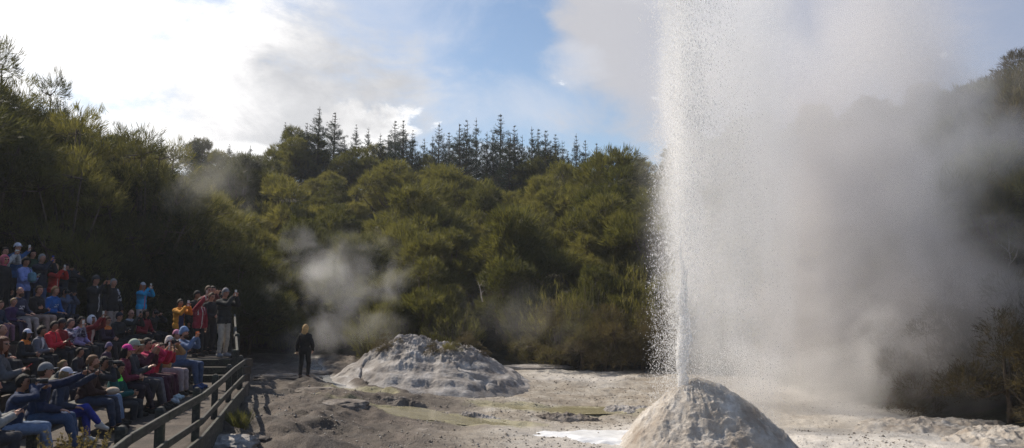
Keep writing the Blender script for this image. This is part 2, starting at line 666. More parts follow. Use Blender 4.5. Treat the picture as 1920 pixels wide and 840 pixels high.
# ---- geyser cone, mound and rocks
def rock_mat(name, dark, mid, light, sc=1.0, bump=.8):
    m = bpy.data.materials.new(name)
    g = N(m)
    geo = g.n('ShaderNodeNewGeometry')
    P = geo.outputs['Position']
    n1 = g.noise(P, 1.6 * sc, 6, .6, .4)
    n2 = g.noise(P, 9 * sc, 6, .65)
    n3 = g.noise(P, 48 * sc, 4, .6)
    c = g.ramp(n1, [(.3, dark), (.5, mid), (.7, light)])
    c = g.mix(g.ramp(n2, [(.42, (.6, .6, .6)), (.58, (0, 0, 0))]), c, g.mix(.55, c, dark))
    c = g.mix(g.ramp(n3, [(.55, (0, 0, 0)), (.72, (.6, .6, .6))]), c, dark)
    p = g.n('ShaderNodeBsdfPrincipled')
    g.l(c, p.inputs['Base Color'])
    p.inputs['Roughness'].default_value = .78
    p.inputs['Specular IOR Level'].default_value = .35
    b = g.n('ShaderNodeBump')
    b.inputs['Strength'].default_value = bump
    b.inputs['Distance'].default_value = .04
    g.l(g.math('ADD', n2, g.math('MULTIPLY', n3, .45)), b.inputs['Height'])
    g.l(b.outputs[0], p.inputs['Normal'])
    o = g.n('ShaderNodeOutputMaterial')
    g.l(p.outputs[0], o.inputs['Surface'])
    return m


m_cone = rock_mat('cone_sinter', (.27, .22, .175), (.46, .42, .37), (.64, .62, .59))
m_mound = rock_mat('mound_sinter', (.13, .112, .10), (.30, .28, .265), (.50, .48, .465))
m_rock = rock_mat('crust_rock', (.06, .048, .04), (.16, .135, .115), (.34, .31, .28))


def polar(nr, nt, fn):
    r = (np.arange(nr + 1) / nr) ** .9
    t = np.arange(nt) / nt * 2 * np.pi
    RR, TT = np.meshgrid(r, t, indexing='ij')
    V = fn(RR, TT).reshape(-1, 3)
    I = np.arange((nr + 1) * nt).reshape(nr + 1, nt)
    J = np.roll(I, -1, 1)
    q = np.stack([I[:-1], I[1:], J[1:], J[:-1]], -1).reshape(-1, 4)
    return V, q


CX, CY = 3.78, 16.5
JX, JY = at(1277, 720, 16.45).x, 16.42


def cone_fn(r, t):
    ra = 1.88 * (1 + .10 * np.cos(t - .4) + .08 * fbm(np.stack([np.cos(t), np.sin(t)], -1) * 1.5, 2, 71))
    x = CX + r * ra * np.cos(t)
    y = CY + r * ra * .9 * np.sin(t)
    prof = np.where(r < .14, 1.0 - (r / .14) ** 2 * .05, .95 * (1 - ((np.clip(r, .14, 1) - .14) / .86) ** 1.22))
    h = 1.44 * prof
    P3 = np.stack([x, y, h], -1)
    am = sstep(1.0, .8, r) * (.35 + .65 * sstep(0, .25, r))
    gul = ridged(np.stack([np.cos(t) * 2.4, np.sin(t) * 2.4, r * 1.2], -1), 3, 5)
    h = h + am * (.15 * fbm(P3 * 1.5, 4, 72) + .07 * gul * (1 - .3 * r) + .035 * ridged(P3 * 4.5, 3, 73) + .025 * fbm(P3 * 14, 3, 79))
    dj = np.hypot(x - JX, y - JY)
    h = h - .16 * sstep(.30, .08, dj) * 1.0
    x = x + .07 * fbm(P3 * 2.2, 3, 74) * am
    y = y + .07 * fbm(P3 * 2.2, 3, 75) * am
    zb = terrain_base(x, y) - .12
    return np.stack([x, y, zb + h + .04 * (1 - r)], -1)


v, q = polar(130, 420, cone_fn)
o = mesh_np('geyser_cone', v, q, m_cone)
tag(o, 'pale crusted sinter cone with the water jet rising from its top', 'geyser cone')

MX, MY = -2.55, 25.2


def mound_fn(r, t):
    rx, ry = 3.0, 3.5
    k = 1 + .12 * fbm(np.stack([np.cos(t), np.sin(t)], -1) * 1.7, 3, 81) + .10 * np.maximum(0, np.cos(t)) ** 2
    x = MX + r * rx * k * np.cos(t)
    y = MY + r * ry * k * np.sin(t)
    h = 1.16 * np.clip(1 - r ** 1.75, 0, 1) ** .95
    bump2 = .16 * np.exp(-((x - MX + .9) ** 2 + (y - MY) ** 2) / .5) - .10 * np.exp(-((x - MX - .2) ** 2) / .15)
    P3 = np.stack([x, y, h], -1)
    am = sstep(1.0, .85, r)
    top = sstep(.75, .45, r + .2 * fbm(P3 * 1.2, 2, 87))
    rid = ridged(P3 * np.array([1.3, 1.1, 1.6]), 4, 82)
    h = h + am * (bump2 + .14 * fbm(P3 * .9, 4, 83) + (.05 + .12 * top) * rid + (.02 + top * .075) * ridged(P3 * np.array([4.5, 4.5, 3]), 4, 84) + (.018 + .045 * top) * np.abs(fbm(P3 * 13, 3, 88)))
    tt = h * 5 + fbm(P3 * 1.1, 3, 86) * 1.2
    crack = np.exp(-(fbm(P3 * np.array([.8, .8, .5]), 3, 89) / .035) ** 2)
    h = h - am * .10 * crack
    lay = h * 9 + fbm(P3 * 1.3, 3, 86) * 1.5
    h = h + am * .030 * sstep(.8, .3, h / 1.5) * np.sin(lay * 2.2)
    return np.stack([x, y, terrain_base(x, y) - .08 + h], -1)


v, q = polar(170, 520, mound_fn)
mound = mesh_np('rock_mound', v, q, m_mound)
tag(mound, 'broad low grey sinter mound with small plants on its crest', 'mound')


def rock(px, py, size, label, seed, z=None, mat=m_rock, name='rock', group=None, sink=.35):
    z = .45 if z is None else z
    for _ in range(5):
        p = at_z(px, py, z)
        z = float(terrain_base(np.array([p.x]), np.array([p.y]))[0])
    nt, nr = 64, 40
    th = np.linspace(0, np.pi, nr)
    ph = np.arange(nt) / nt * 2 * np.pi
    T, P = np.meshgrid(th, ph, indexing='ij')
    d = np.stack([np.sin(T) * np.cos(P), np.sin(T) * np.sin(P), np.cos(T)], -1)
    k = 1 + .30 * fbm(d * 1.4 + seed, 4, seed) + .14 * ridged(d * 3 + seed, 3, seed + 1) + .05 * fbm(d * 9, 3, seed)
    # flat-topped slab
    dd = d * k[..., None]
    dd[..., 2] = np.tanh(dd[..., 2] * 1.1) * .9 + .10 * ridged(d * 2.2 + seed, 3, seed + 5)
    v = dd * np.array(size)
    I = np.arange(nr * nt).reshape(nr, nt)
    J = np.roll(I, -1, 1)
    q = np.stack([I[:-1], I[1:], J[1:], J[:-1]], -1).reshape(-1, 4)
    o = mesh_np(name, v.reshape(-1, 3), q, mat)
    o.location = (p.x, p.y, z + size[2] * (.8 - 2 * sink) * .5)
    return tag(o, label, 'rock', group)


rock(640, 768, (.62, .5, .26), 'flat grey slab of rock beside the yellow green water', 3, z=.45)
rock(575, 700, (.85, .45, .15), 'low pale rock ledge under the feet of the woman in black', 5, sink=.6)
rock(520, 712, (.9, .5, .20), 'low brown rock crust between the fence and the woman in black', 8)
rock(506, 676, (.5, .4, .10), 'weathered brown rock hump behind the fence corner', 9)
rock(430, 838, (.42, .4, .22), 'pale jagged rock close outside the fence at the bottom of the view', 12, z=.6, mat=m_mound)
rock(476, 832, (.30, .28, .16), 'small reddish edged rock beside the pale jagged rock', 15, z=.5)
rock(596, 735, (.55, .35, .14), 'thin dark rock ledge above the flat slab', 17)
rock(1000, 690, (1.4, .6, .14), 'low pale crust below the brown bushes', 27, mat=m_mound)

def hump(px, py, rx, ry, h, seed, label, mat=m_cone):
    """low crusted swelling of the ground"""
    p = at_z(px, py, .2)
    for _ in range(4): p = at_z(px, py, float(terrain_base(np.array([p.x]), np.array([p.y]))[0]))

    def fn(r, t):
        k = 1 + .25 * fbm(np.stack([np.cos(t), np.sin(t)], -1) * 1.4 + seed, 3, seed)
        x = p.x + r * rx * k * np.cos(t)
        y = p.y + r * ry * k * np.sin(t)
        P3 = np.stack([x, y, 0 * x], -1)
        am = sstep(1, .8, r)
        z = h * np.clip(1 - r ** 1.6, 0, 1) * (1 + .5 * fbm(P3 * 1.3, 3, seed)) + am * (.09 * ridged(P3 * 1.8, 4, seed + 1) + .04 * ridged(P3 * 5, 3, seed + 2) + .02 * fbm(P3 * 14, 2, seed))
        return np.stack([x, y, terrain_base(x, y) - .07 + z], -1)
    v, q = polar(60, 200, fn)
    return tag(mesh_np('rock', v, q, mat), label, 'rock')


hump(1730, 800, 1.9, 1.1, .22, 41, 'pale crusted rock rise at the foot of the steamy bank')
hump(1870, 824, 1.5, .9, .26, 43, 'cracked pale rock rise at the edge of the view below the steamy bank')
hump(1175, 768, .75, .4, .16, 47, 'ragged pale crust rim beside the geyser cone', m_mound)
hump(1060, 782, .9, .28, .10, 49, 'long dark ragged crust rim beyond the white run-off', m_rock)
hump(900, 780, .55, .22, .09, 51, 'small crust island between the shallow puddles', m_mound)
hump(745, 752, .8, .35, .14, 53, 'layered dark crust at the front foot of the mound', m_rock)

# white run-off on the ground in front of the cone
n = 60
gx, gy = np.meshgrid(np.linspace(-1, 1, n), np.linspace(-1, 1, n), indexing='ij')
c0 = at_z(1105, 822, .05)
x = c0.x + .25 + gx * 1.7
y = c0.y + gy * 1.0
mk = np.hypot(gx, gy) + .35 * fbm(np.stack([x * 1.2, y * 4], -1), 4, 12)
zz = terrain_base(x, y) + .12 - .16 * sstep(.45, 1.0, mk) + .02 * fbm(np.stack([x, y], -1) * 3, 3, 2)
I = np.arange(n * n).reshape(n, n)
q = np.stack([I[:-1, :-1], I[1:, :-1], I[1:, 1:], I[:-1, 1:]], -1).reshape(-1, 4)
mk = mk.reshape(-1)
m_foam = water_mat('foam_water', (.88, .89, .90), .3)
o = mesh_np('water', np.stack([x, y, zz], -1).reshape(-1, 3), q[mk[q].max(1) < .98], m_foam)
tag(o, 'white frothy run-off spreading in front of the geyser cone', 'water', kind='structure')

# gravel: nobody could count it
def gravel(n, seed):
    r = np.random.default_rng(seed)
    x = r.uniform(-6, 9.5, n); y = 14.5 + (r.random(n) ** 1.3) * 14
    k = fbm(np.stack([x, y], -1) * .9, 3, 61) + .25 * (pud_mask(x, y) < -.25) + r.uniform(-.2, .2, n)
    keep = (k > .1) & (poly_dist(x, y, CLEAR) < -.3) & (pud_mask(x, y) < -.1) & (x > -5.9 + (18 - y) * .25)
    x, y = x[keep], y[keep]
    n = len(x)
    s = .009 + .024 * r.random(n) ** 4
    o8 = np.array([[1, 0, 0], [-1, 0, 0], [0, 1, 0], [0, -1, 0], [0, 0, 1], [0, 0, -1]], float)
    f8 = np.array([[0, 2, 4], [2, 1, 4], [1, 3, 4], [3, 0, 4], [2, 0, 5], [1, 2, 5], [3, 1, 5], [0, 3, 5]])
    V = o8[None] * s[:, None, None] * r.uniform(.6, 1.5, (n, 6, 1)) * np.array([1, 1, .6])
    V = V + np.stack([x, y, terrain(x, y) + s * .3], -1)[:, None]
    Fq = (f8[None] + np.arange(n)[:, None, None] * 6).reshape(-1, 3)
    return V.reshape(-1, 3), Fq


v, q = gravel(15000, 5)
m_grav = bpy.data.materials.new('gravel_stone')
g = N(m_grav)
geo = g.n('ShaderNodeNewGeometry')
p = g.n('ShaderNodeBsdfPrincipled')
g.l(g.ramp(geo.outputs['Random Per Island'], [(0, (.09, .075, .06)), (.6, (.24, .21, .175)), (1, (.44, .41, .37))]), p.inputs['Base Color'])
p.inputs['Roughness'].default_value = .85
g.l(p.outputs[0], g.n('ShaderNodeOutputMaterial').inputs['Surface'])
o = mesh_np('gravel', v, q, m_grav, smooth=False)
tag(o, 'loose gravel scattered over the clearing floor', 'gravel', kind='stuff')

# ------------------------------------------------------------------ stand, path, fence
RD = Vector((-.175, 1, 0)).normalized()        # along the rows
RN = Vector((RD.y, -RD.x, 0))                  # the way the rows face
R0 = Vector((-6.5, 12, 0))


def rowpt(o, t, z):
    """o metres behind the hips of the front row, t metres along it, z below the camera"""
    p = R0 - RN * o + RD * t
    return Vector((p.x, p.y, z + CAMZ))


m_dirt = rock_mat('path_gravel', (.030, .022, .017), (.070, .053, .040), (.125, .10, .078), 1.6, .7)
m_wood = bpy.data.materials.new('weathered_timber')
g = N(m_wood)
tc = g.n('ShaderNodeTexCoord')
geo = g.n('ShaderNodeNewGeometry')
mp = g.n('ShaderNodeMapping')
mp.inputs['Scale'].default_value = (9, .9, 9)
g.l(tc.outputs['Object'], mp.inputs['Vector'])
n1 = g.noise(mp.outputs[0], 3, 6, .6)
n2 = g.noise(geo.outputs['Position'], 4, 5, .6)
c = g.ramp(n1, [(.3, (.011, .011, .009)), (.5, (.032, .031, .025)), (.7, (.09, .085, .07))])
c = g.mix(g.ramp(n2, [(.5, (0, 0, 0)), (.66, (.7, .7, .7))]), c, (.05, .06, .035))
p = g.n('ShaderNodeBsdfPrincipled')
g.l(c, p.inputs['Base Color'])
p.inputs['Roughness'].default_value = .75
b = g.n('ShaderNodeBump')
b.inputs['Strength'].default_value = .6
b.inputs['Distance'].default_value = .01
g.l(n1, b.inputs['Height'])
g.l(b.outputs[0], p.inputs['Normal'])
g.l(p.outputs[0], g.n('ShaderNodeOutputMaterial').inputs['Surface'])

WZ = -2.03
FEN = [(-3.30, 6.0), (-3.85, 8.2), (-4.16, 9.8), (-4.47, 11.7), (-4.98, 13.8), (-5.52, 16.0), (-6.04, 18.2)]

# path: a sheet draped between the seats and the fence
pv_, pf_ = [], []
NL = 90
for i in range(NL + 1):
    yy = 3.0 + (19.9 - 3.0) * i / NL
    fx = np.interp(yy, [f[1] for f in FEN] + [19.9], [f[0] for f in FEN] + [-6.45]) - .02
    for k in range(31):
        xx = -9.5 + (fx + 9.5) * k / 30
        zz = WZ + CAMZ + .02 * float(fbm(np.array([[xx * .8, yy * .8]]), 2, 91)[0])
        pv_.append((xx, yy, zz))
for i in range(NL):
    for k in range(30):
        a = i * 31 + k
        pf_.append((a, a + 1, a + 32, a + 31))
b0 = len(pv_)
for i in range(NL + 1):
    q = pv_[i * 31 + 30]
    pv_.append((q[0], q[1], q[2] - .8))
for i in range(NL):
    pf_.append((i * 31 + 30, b0 + i, b0 + i + 1, (i + 1) * 31 + 30))
tag(mesh_np('path', pv_, pf_, m_dirt), 'brown gravel path between the seats and the fence', 'path', kind='structure')

# terrace: stepped earth behind the front seat
EDGE = [(.62, -1.86), (1.72, -1.63), (2.78, -1.24), (3.28, -1.0), (4.12, -.60), (5.05, -.32)]
tb = MB()
T0, T1 = -8, 13.2
prev = WZ
prof = []
for (e, z) in EDGE:
    prof += [(e, prev - .02), (e, z)]
    prev = z
prof += [(9.5, prev), (9.5, -3.2), (.62, -3.2)]
n = len(prof)
V_ = [rowpt(o_, T0, z_) for (o_, z_) in prof] + [rowpt(o_, T1, z_) for (o_, z_) in prof]
# the stand narrows at its far end: the last stretch is cut along the platform
tb.add(V_, [tuple(range(n))[::-1], tuple(range(n, 2 * n))] + [(i, (i + 1) % n, (i + 1) % n + n, i + n) for i in range(n)])
tag(tb.build('terrace', m_dirt), 'stepped earth terrace under the rows of seats', 'terrace', kind='structure')

# platform at the far end with three timber steps
PZ = -1.56
pl2 = MB()
PP = [(-13.3, 20.8), (-7.35, 20.8), (-8.5, 24.5), (-9.4, 25.4), (-13.3, 25.4)]
n = len(PP)
pl2.add([(a, b, PZ + CAMZ - .002) for a, b in PP] + [(a, b, PZ + CAMZ - 1.1) for a, b in PP],
        [tuple(range(n)), tuple(range(n, 2 * n))[::-1]] + [(i, i + n, (i + 1) % n + n, (i + 1) % n) for i in range(n)])
tag(pl2.build('platform', m_dirt), 'raised earth platform at the head of the timber steps', 'platform', kind='structure')
st = empty('timber_steps', (-7.6, 19.8, WZ + CAMZ), 'short flight of weathered timber steps up to the platform', 'steps')
for k, (yy, z) in enumerate([(19.75, -1.87), (20.25, -1.715), (20.78, -1.56)]):
    b_ = MB()
    x0, x1 = -9.3, -6.62 - .13 * k
    b_.box(((x0 + x1) / 2, yy + .05, z + CAMZ - .08), (x1 - x0, .11, .168), bev=.008)
    o = b_.build('riser_board', m_wood, st)
    o.location = -st.location
    d_ = MB()
    d_.box(((x0 + x1) / 2, yy + .38, z + CAMZ - .12), (x1 - x0 - .02, .55, .20))
    o = d_.build('tread', m_dirt, st)
    o.location = -st.location

# benches
for k, (o_, fz, t0, t1, lab) in enumerate([(0, WZ, -3.6, 7.3, 'plank bench of the front row of seats'), (1.25, -1.86, -3.6, 7.0, 'plank bench of the second row of seats'),
                                           (2.4, -1.63, -3.6, 11.8, 'plank bench of the third row of seats'), (3.8, -1.0, -3.6, 9.0, 'plank bench of the fourth row of seats')]):
    be = empty('bench', rowpt(o_, 0, fz), 'weathered ' + lab, 'bench', 'plank benches of the stand')
    b_ = MB()
    a, b = rowpt(o_ + .05, t0, fz + .43), rowpt(o_ + .05, t1, fz + .43)
    b_.bar(a, b, .34, .05, bev=.006)
    o = b_.build('seat', m_wood, be); o.location = -be.location
    for t in np.arange(t0 + .4, t1, 1.9):
        l_ = MB()
        c_ = rowpt(o_ + .05, t, fz + .2)
        l_.box(c_, (.10, .10, .42), bev=.005)
        o = l_.build('leg', m_wood, be); o.location = -be.location

# fence: posts with chamfered caps, two rails and a kerb board per bay
fe = empty('fence', (FEN[3][0], FEN[3][1], WZ + CAMZ), 'weathered grey timber post and rail fence curving along the gravel path', 'fence')


def post(mb, x, y, ztop, zbot, w, rz=0.0):
    rot = Matrix.Rotation(rz, 3, 'Z')
    h = w / 2
    V = []
    for (zz, s) in ((zbot, 1), (ztop - .045, 1), (ztop - .012, .62), (ztop, .25)):
        for (a, b) in ((-1, -1), (1, -1), (1, 1), (-1, 1)):
            q = rot @ Vector((a * h * s, b * h * s, 0))
            V.append((x + q.x, y + q.y, zz))
    Fs = [(3, 2, 1, 0), (12, 13, 14, 15)]
    for l in range(3):
        for k in range(4):
            k2 = (k + 1) % 4
            Fs.append((l * 4 + k, l * 4 + k2, l * 4 + 4 + k2, l * 4 + 4 + k))
    mb.add(V, Fs)


TOPZ = -1.33 + CAMZ
pts = [Vector((x, y, 0)) for x, y in FEN]
for i, p_ in enumerate(pts):
    d = (pts[min(i + 1, len(pts) - 1)] - pts[max(i - 1, 0)]).normalized()
    nn = Vector((d.y, -d.x, 0))
    b_ = MB()
    q = p_ - nn * .085
    post(b_, q.x, q.y, TOPZ + (.05 if i else .02) + .015 * math.sin(i * 2.3), -2.7 + CAMZ, .10, math.atan2(d.y, d.x) + .05 * math.sin(i * 5))
    o = b_.build('post', m_wood, fe); o.location = -fe.location
for i in range(len(pts) - 1):
    a, b = pts[i], pts[i + 1]
    for nm, z, w, h in (('rail', TOPZ - .085, .042, .105), ('rail', TOPZ - .425, .042, .095), ('kerb_board', WZ + CAMZ - .13, .05, .36)):
        b_ = MB()
        wob = .006 * math.sin(i * 3.1 + z * 7)
        d = (b - a).normalized()
        b_.bar(Vector((a.x, a.y, z + wob)) + d * .003, Vector((b.x, b.y, z - wob)) - d * .003, w, h, bev=.006)
        o = b_.build(nm, m_wood, fe); o.location = -fe.location

# second stretch: hand rail climbing the steps
hr = empty('handrail', (-6.3, 18.6, WZ + CAMZ), 'pale timber handrail climbing beside the steps to the platform', 'handrail')
HP = [(-6.28, 18.5, -1.18, -2.6), (-6.86, 20.3, -.92, -2.5), (-8.36, 24.0, -.47, -2.0)]
for i, (x, y, zt_, zb_) in enumerate(HP):
    b_ = MB()
    post(b_, x - .08, y, zt_ + CAMZ + (.05 if i else .02), zb_ + CAMZ, .125, .3)
    o = b_.build('post', m_wood, hr); o.location = -hr.location
for (dz, h) in ((-.04, .10), (-.42, .09)):
    b_ = MB()
    b_.bar((HP[0][0], HP[0][1] - .1, HP[0][2] + CAMZ + dz), (HP[2][0] + .02, HP[2][1] + .1, HP[2][2] + CAMZ + dz), .05, h, bev=.006)
    o = b_.build('rail', m_wood, hr); o.location = -hr.location
b_ = MB()
b_.bar((HP[0][0] - .0, HP[0][1] + .1, -2.05 + CAMZ), (-8.45, 24.3, -1.62 + CAMZ), .05, .24, bev=.006)
o = b_.build('kerb_board', m_wood, hr); o.location = -hr.location

# ------------------------------------------------------------------ people
m_skin = {}
for k, c in {'fair': (.44, .215, .145), 'tan': (.31, .15, .09), 'brown': (.15, .075, .045)}.items():
    m_skin[k] = simple('skin_' + k, c, .5, .08, 20, spec=.4)
m_eye = simple('eye_dark', (.02, .015, .012), .2, .1)
m_mouth = simple('lips', (.30, .10, .08), .5, .1)
m_glass = simple('dark_lens', (.01, .01, .012), .1, .1)
m_blackpl = simple('black_plastic', (.015, .015, .016), .35, .2)
m_lens = simple('lens_glass', (.03, .03, .05), .08, .2)
m_whitepl = simple('white_plastic', (.62, .62, .60), .35, .06)
_cm = {}


def cloth(c, kind='cloth'):
    key = (tuple(round(x, 3) for x in c), kind)
    if key not in _cm:
        _cm[key] = simple(kind, c, .82 if kind == 'cloth' else .6, .18, 16, .5 if kind != 'hair' else .7, 90 if kind == 'cloth' else 160, spec=.25)
    return _cm[key]


def capsule(a, b, ra, rb, n=10, m=3):
    a, b = np.array(a, float), np.array(b, float)
    d = b - a
    L = np.linalg.norm(d)
    d = d / (L + 1e-9)
    ref = np.array([.12, .31, .94]) if abs(d[2]) < .8 else np.array([.94, .2, .1])
    x = np.cross(d, ref); x /= np.linalg.norm(x)
    y = np.cross(d, x)
    rings = []
    for k in range(m + 1):
        t = -math.pi / 2 + (math.pi / 2) * k / m
        rings.append((a + d * ra * math.sin(t), ra * math.cos(t)))
    for k in range(m + 1):
        t = (math.pi / 2) * k / m
        rings.append((b + d * rb * math.sin(t), rb * math.cos(t)))
    V = []
    for (c, r) in rings:
        for k in range(n):
            t = 2 * math.pi * k / n
            V.append(c + (x * math.cos(t) + y * math.sin(t)) * max(r, 1e-4))
    Fs = []
    for i in range(len(rings) - 1):
        for k in range(n):
            k2 = (k + 1) % n
            Fs.append((i * n + k, i * n + k2, (i + 1) * n + k2, (i + 1) * n + k))
    Fs.append(tuple(range(n))[::-1])
    Fs.append(tuple((len(rings) - 1) * n + k for k in range(n)))
    return V, Fs


def ellip(c, M, rad, n=18, k=12, fn=None):
    th = np.linspace(0.02, np.pi - .02, k)
    ph = np.arange(n) / n * 2 * np.pi
    T, Pp = np.meshgrid(th, ph, indexing='ij')
    d = np.stack([np.sin(T) * np.cos(Pp), np.sin(T) * np.sin(Pp), np.cos(T)], -1).reshape(-1, 3)
    v = d * np.array(rad) if fn is None else fn(d)
    v = v @ np.array(M).T + np.array(c)
    Fs = []
    for i in range(k - 1):
        for j in range(n):
            j2 = (j + 1) % n
            Fs.append((i * n + j, (i + 1) * n + j, (i + 1) * n + j2, i * n + j2))
    Fs.append(tuple(range(n)))
    Fs.append(tuple((k - 1) * n + j for j in range(n))[::-1])
    return list(v), Fs


HR = np.array([.074, .094, .116])


def head_fn(d):
    x, y, z = d[:, 0], d[:, 1], d[:, 2]
    lo = np.clip(-z, 0, 1)
    sx = 1 - .34 * lo ** 1.5
    sy = np.where(y > 0, 1 - .06 * lo, 1 - .42 * sstep(.1, .9, -z))
    v = d * HR
    v[:, 0] *= sx
    v[:, 1] *= sy
    # chin, eye sockets, flat front of the face
    v[:, 1] += np.where(y > 0, .010 * np.exp(-((z + .82) ** 2) / .03) * np.exp(-(x ** 2) / .12), 0)
    for s in (-1, 1):
        v[:, 1] -= .011 * np.exp(-((x - s * .40) ** 2 + (z - .06) ** 2) / .035) * (y > 0)
    v[:, 1] += .006 * np.exp(-((z - .28) ** 2) / .01) * (y > .3)
    return v


def ik(S, W, l1, l2, pole):
    S, W, pole = np.array(S, float), np.array(W, float), np.array(pole, float)
    d = W - S
    L = np.linalg.norm(d)
    mx = (l1 + l2) * .985
    if L > mx:
        W = S + d / L * mx; d = W - S; L = mx
    u = d / L
    a = (l1 * l1 - l2 * l2 + L * L) / (2 * L)
    h = math.sqrt(max(l1 * l1 - a * a, 0))
    pl = pole - u * np.dot(pole, u)
    pl /= np.linalg.norm(pl) + 1e-9
    return S + u * a + pl * h, W


def hand(prims, W, d, across, palm, side, curl, rf=.0083):
    """palm, four fingers and a thumb; d: finger direction, across: towards the thumb, palm: palm normal"""
    d = d / np.linalg.norm(d)
    across = across - d * np.dot(across, d); across /= np.linalg.norm(across)
    palm = np.cross(across, d)
    if np.dot(palm, np.array(side)) < 0: palm = -palm
    c = W + d * .045
    prims.append(('E', c, np.stack([across, d, palm], 1), (.040, .052, .015), 'hand'))
    for k, (off, ln) in enumerate(((.030, .072), (.010, .080), (-.010, .074), (-.029, .058))):
        b = W + d * .082 + across * off
        d1 = d * math.cos(curl * .6) + palm * math.sin(curl * .6) + across * off * 1.6
        d1 /= np.linalg.norm(d1)
        d2 = d * math.cos(curl * 1.9) + palm * math.sin(curl * 1.9) + across * off * 1.2
        d2 /= np.linalg.norm(d2)
        m = b + d1 * ln * .5
        prims.append(('C', b, m, rf, rf * .92, 'hand'))
        prims.append(('C', m, m + d2 * ln * .5, rf * .92, rf * .75, 'hand'))
    b = W + d * .030 + across * .030
    m = b + across * .030 + d * .022 + palm * .012
    prims.append(('C', b, m, .011, .0095, 'hand'))
    prims.append(('C', m, m + d * .030 + palm * .014 + across * .004, .0095, .0075, 'hand'))


def rotm(yaw, pitch, roll=0.0):
    return np.array((Matrix.Rotation(yaw, 3, 'Z') @ Matrix.Rotation(pitch, 3, 'X') @ Matrix.Rotation(roll, 3, 'Y')))


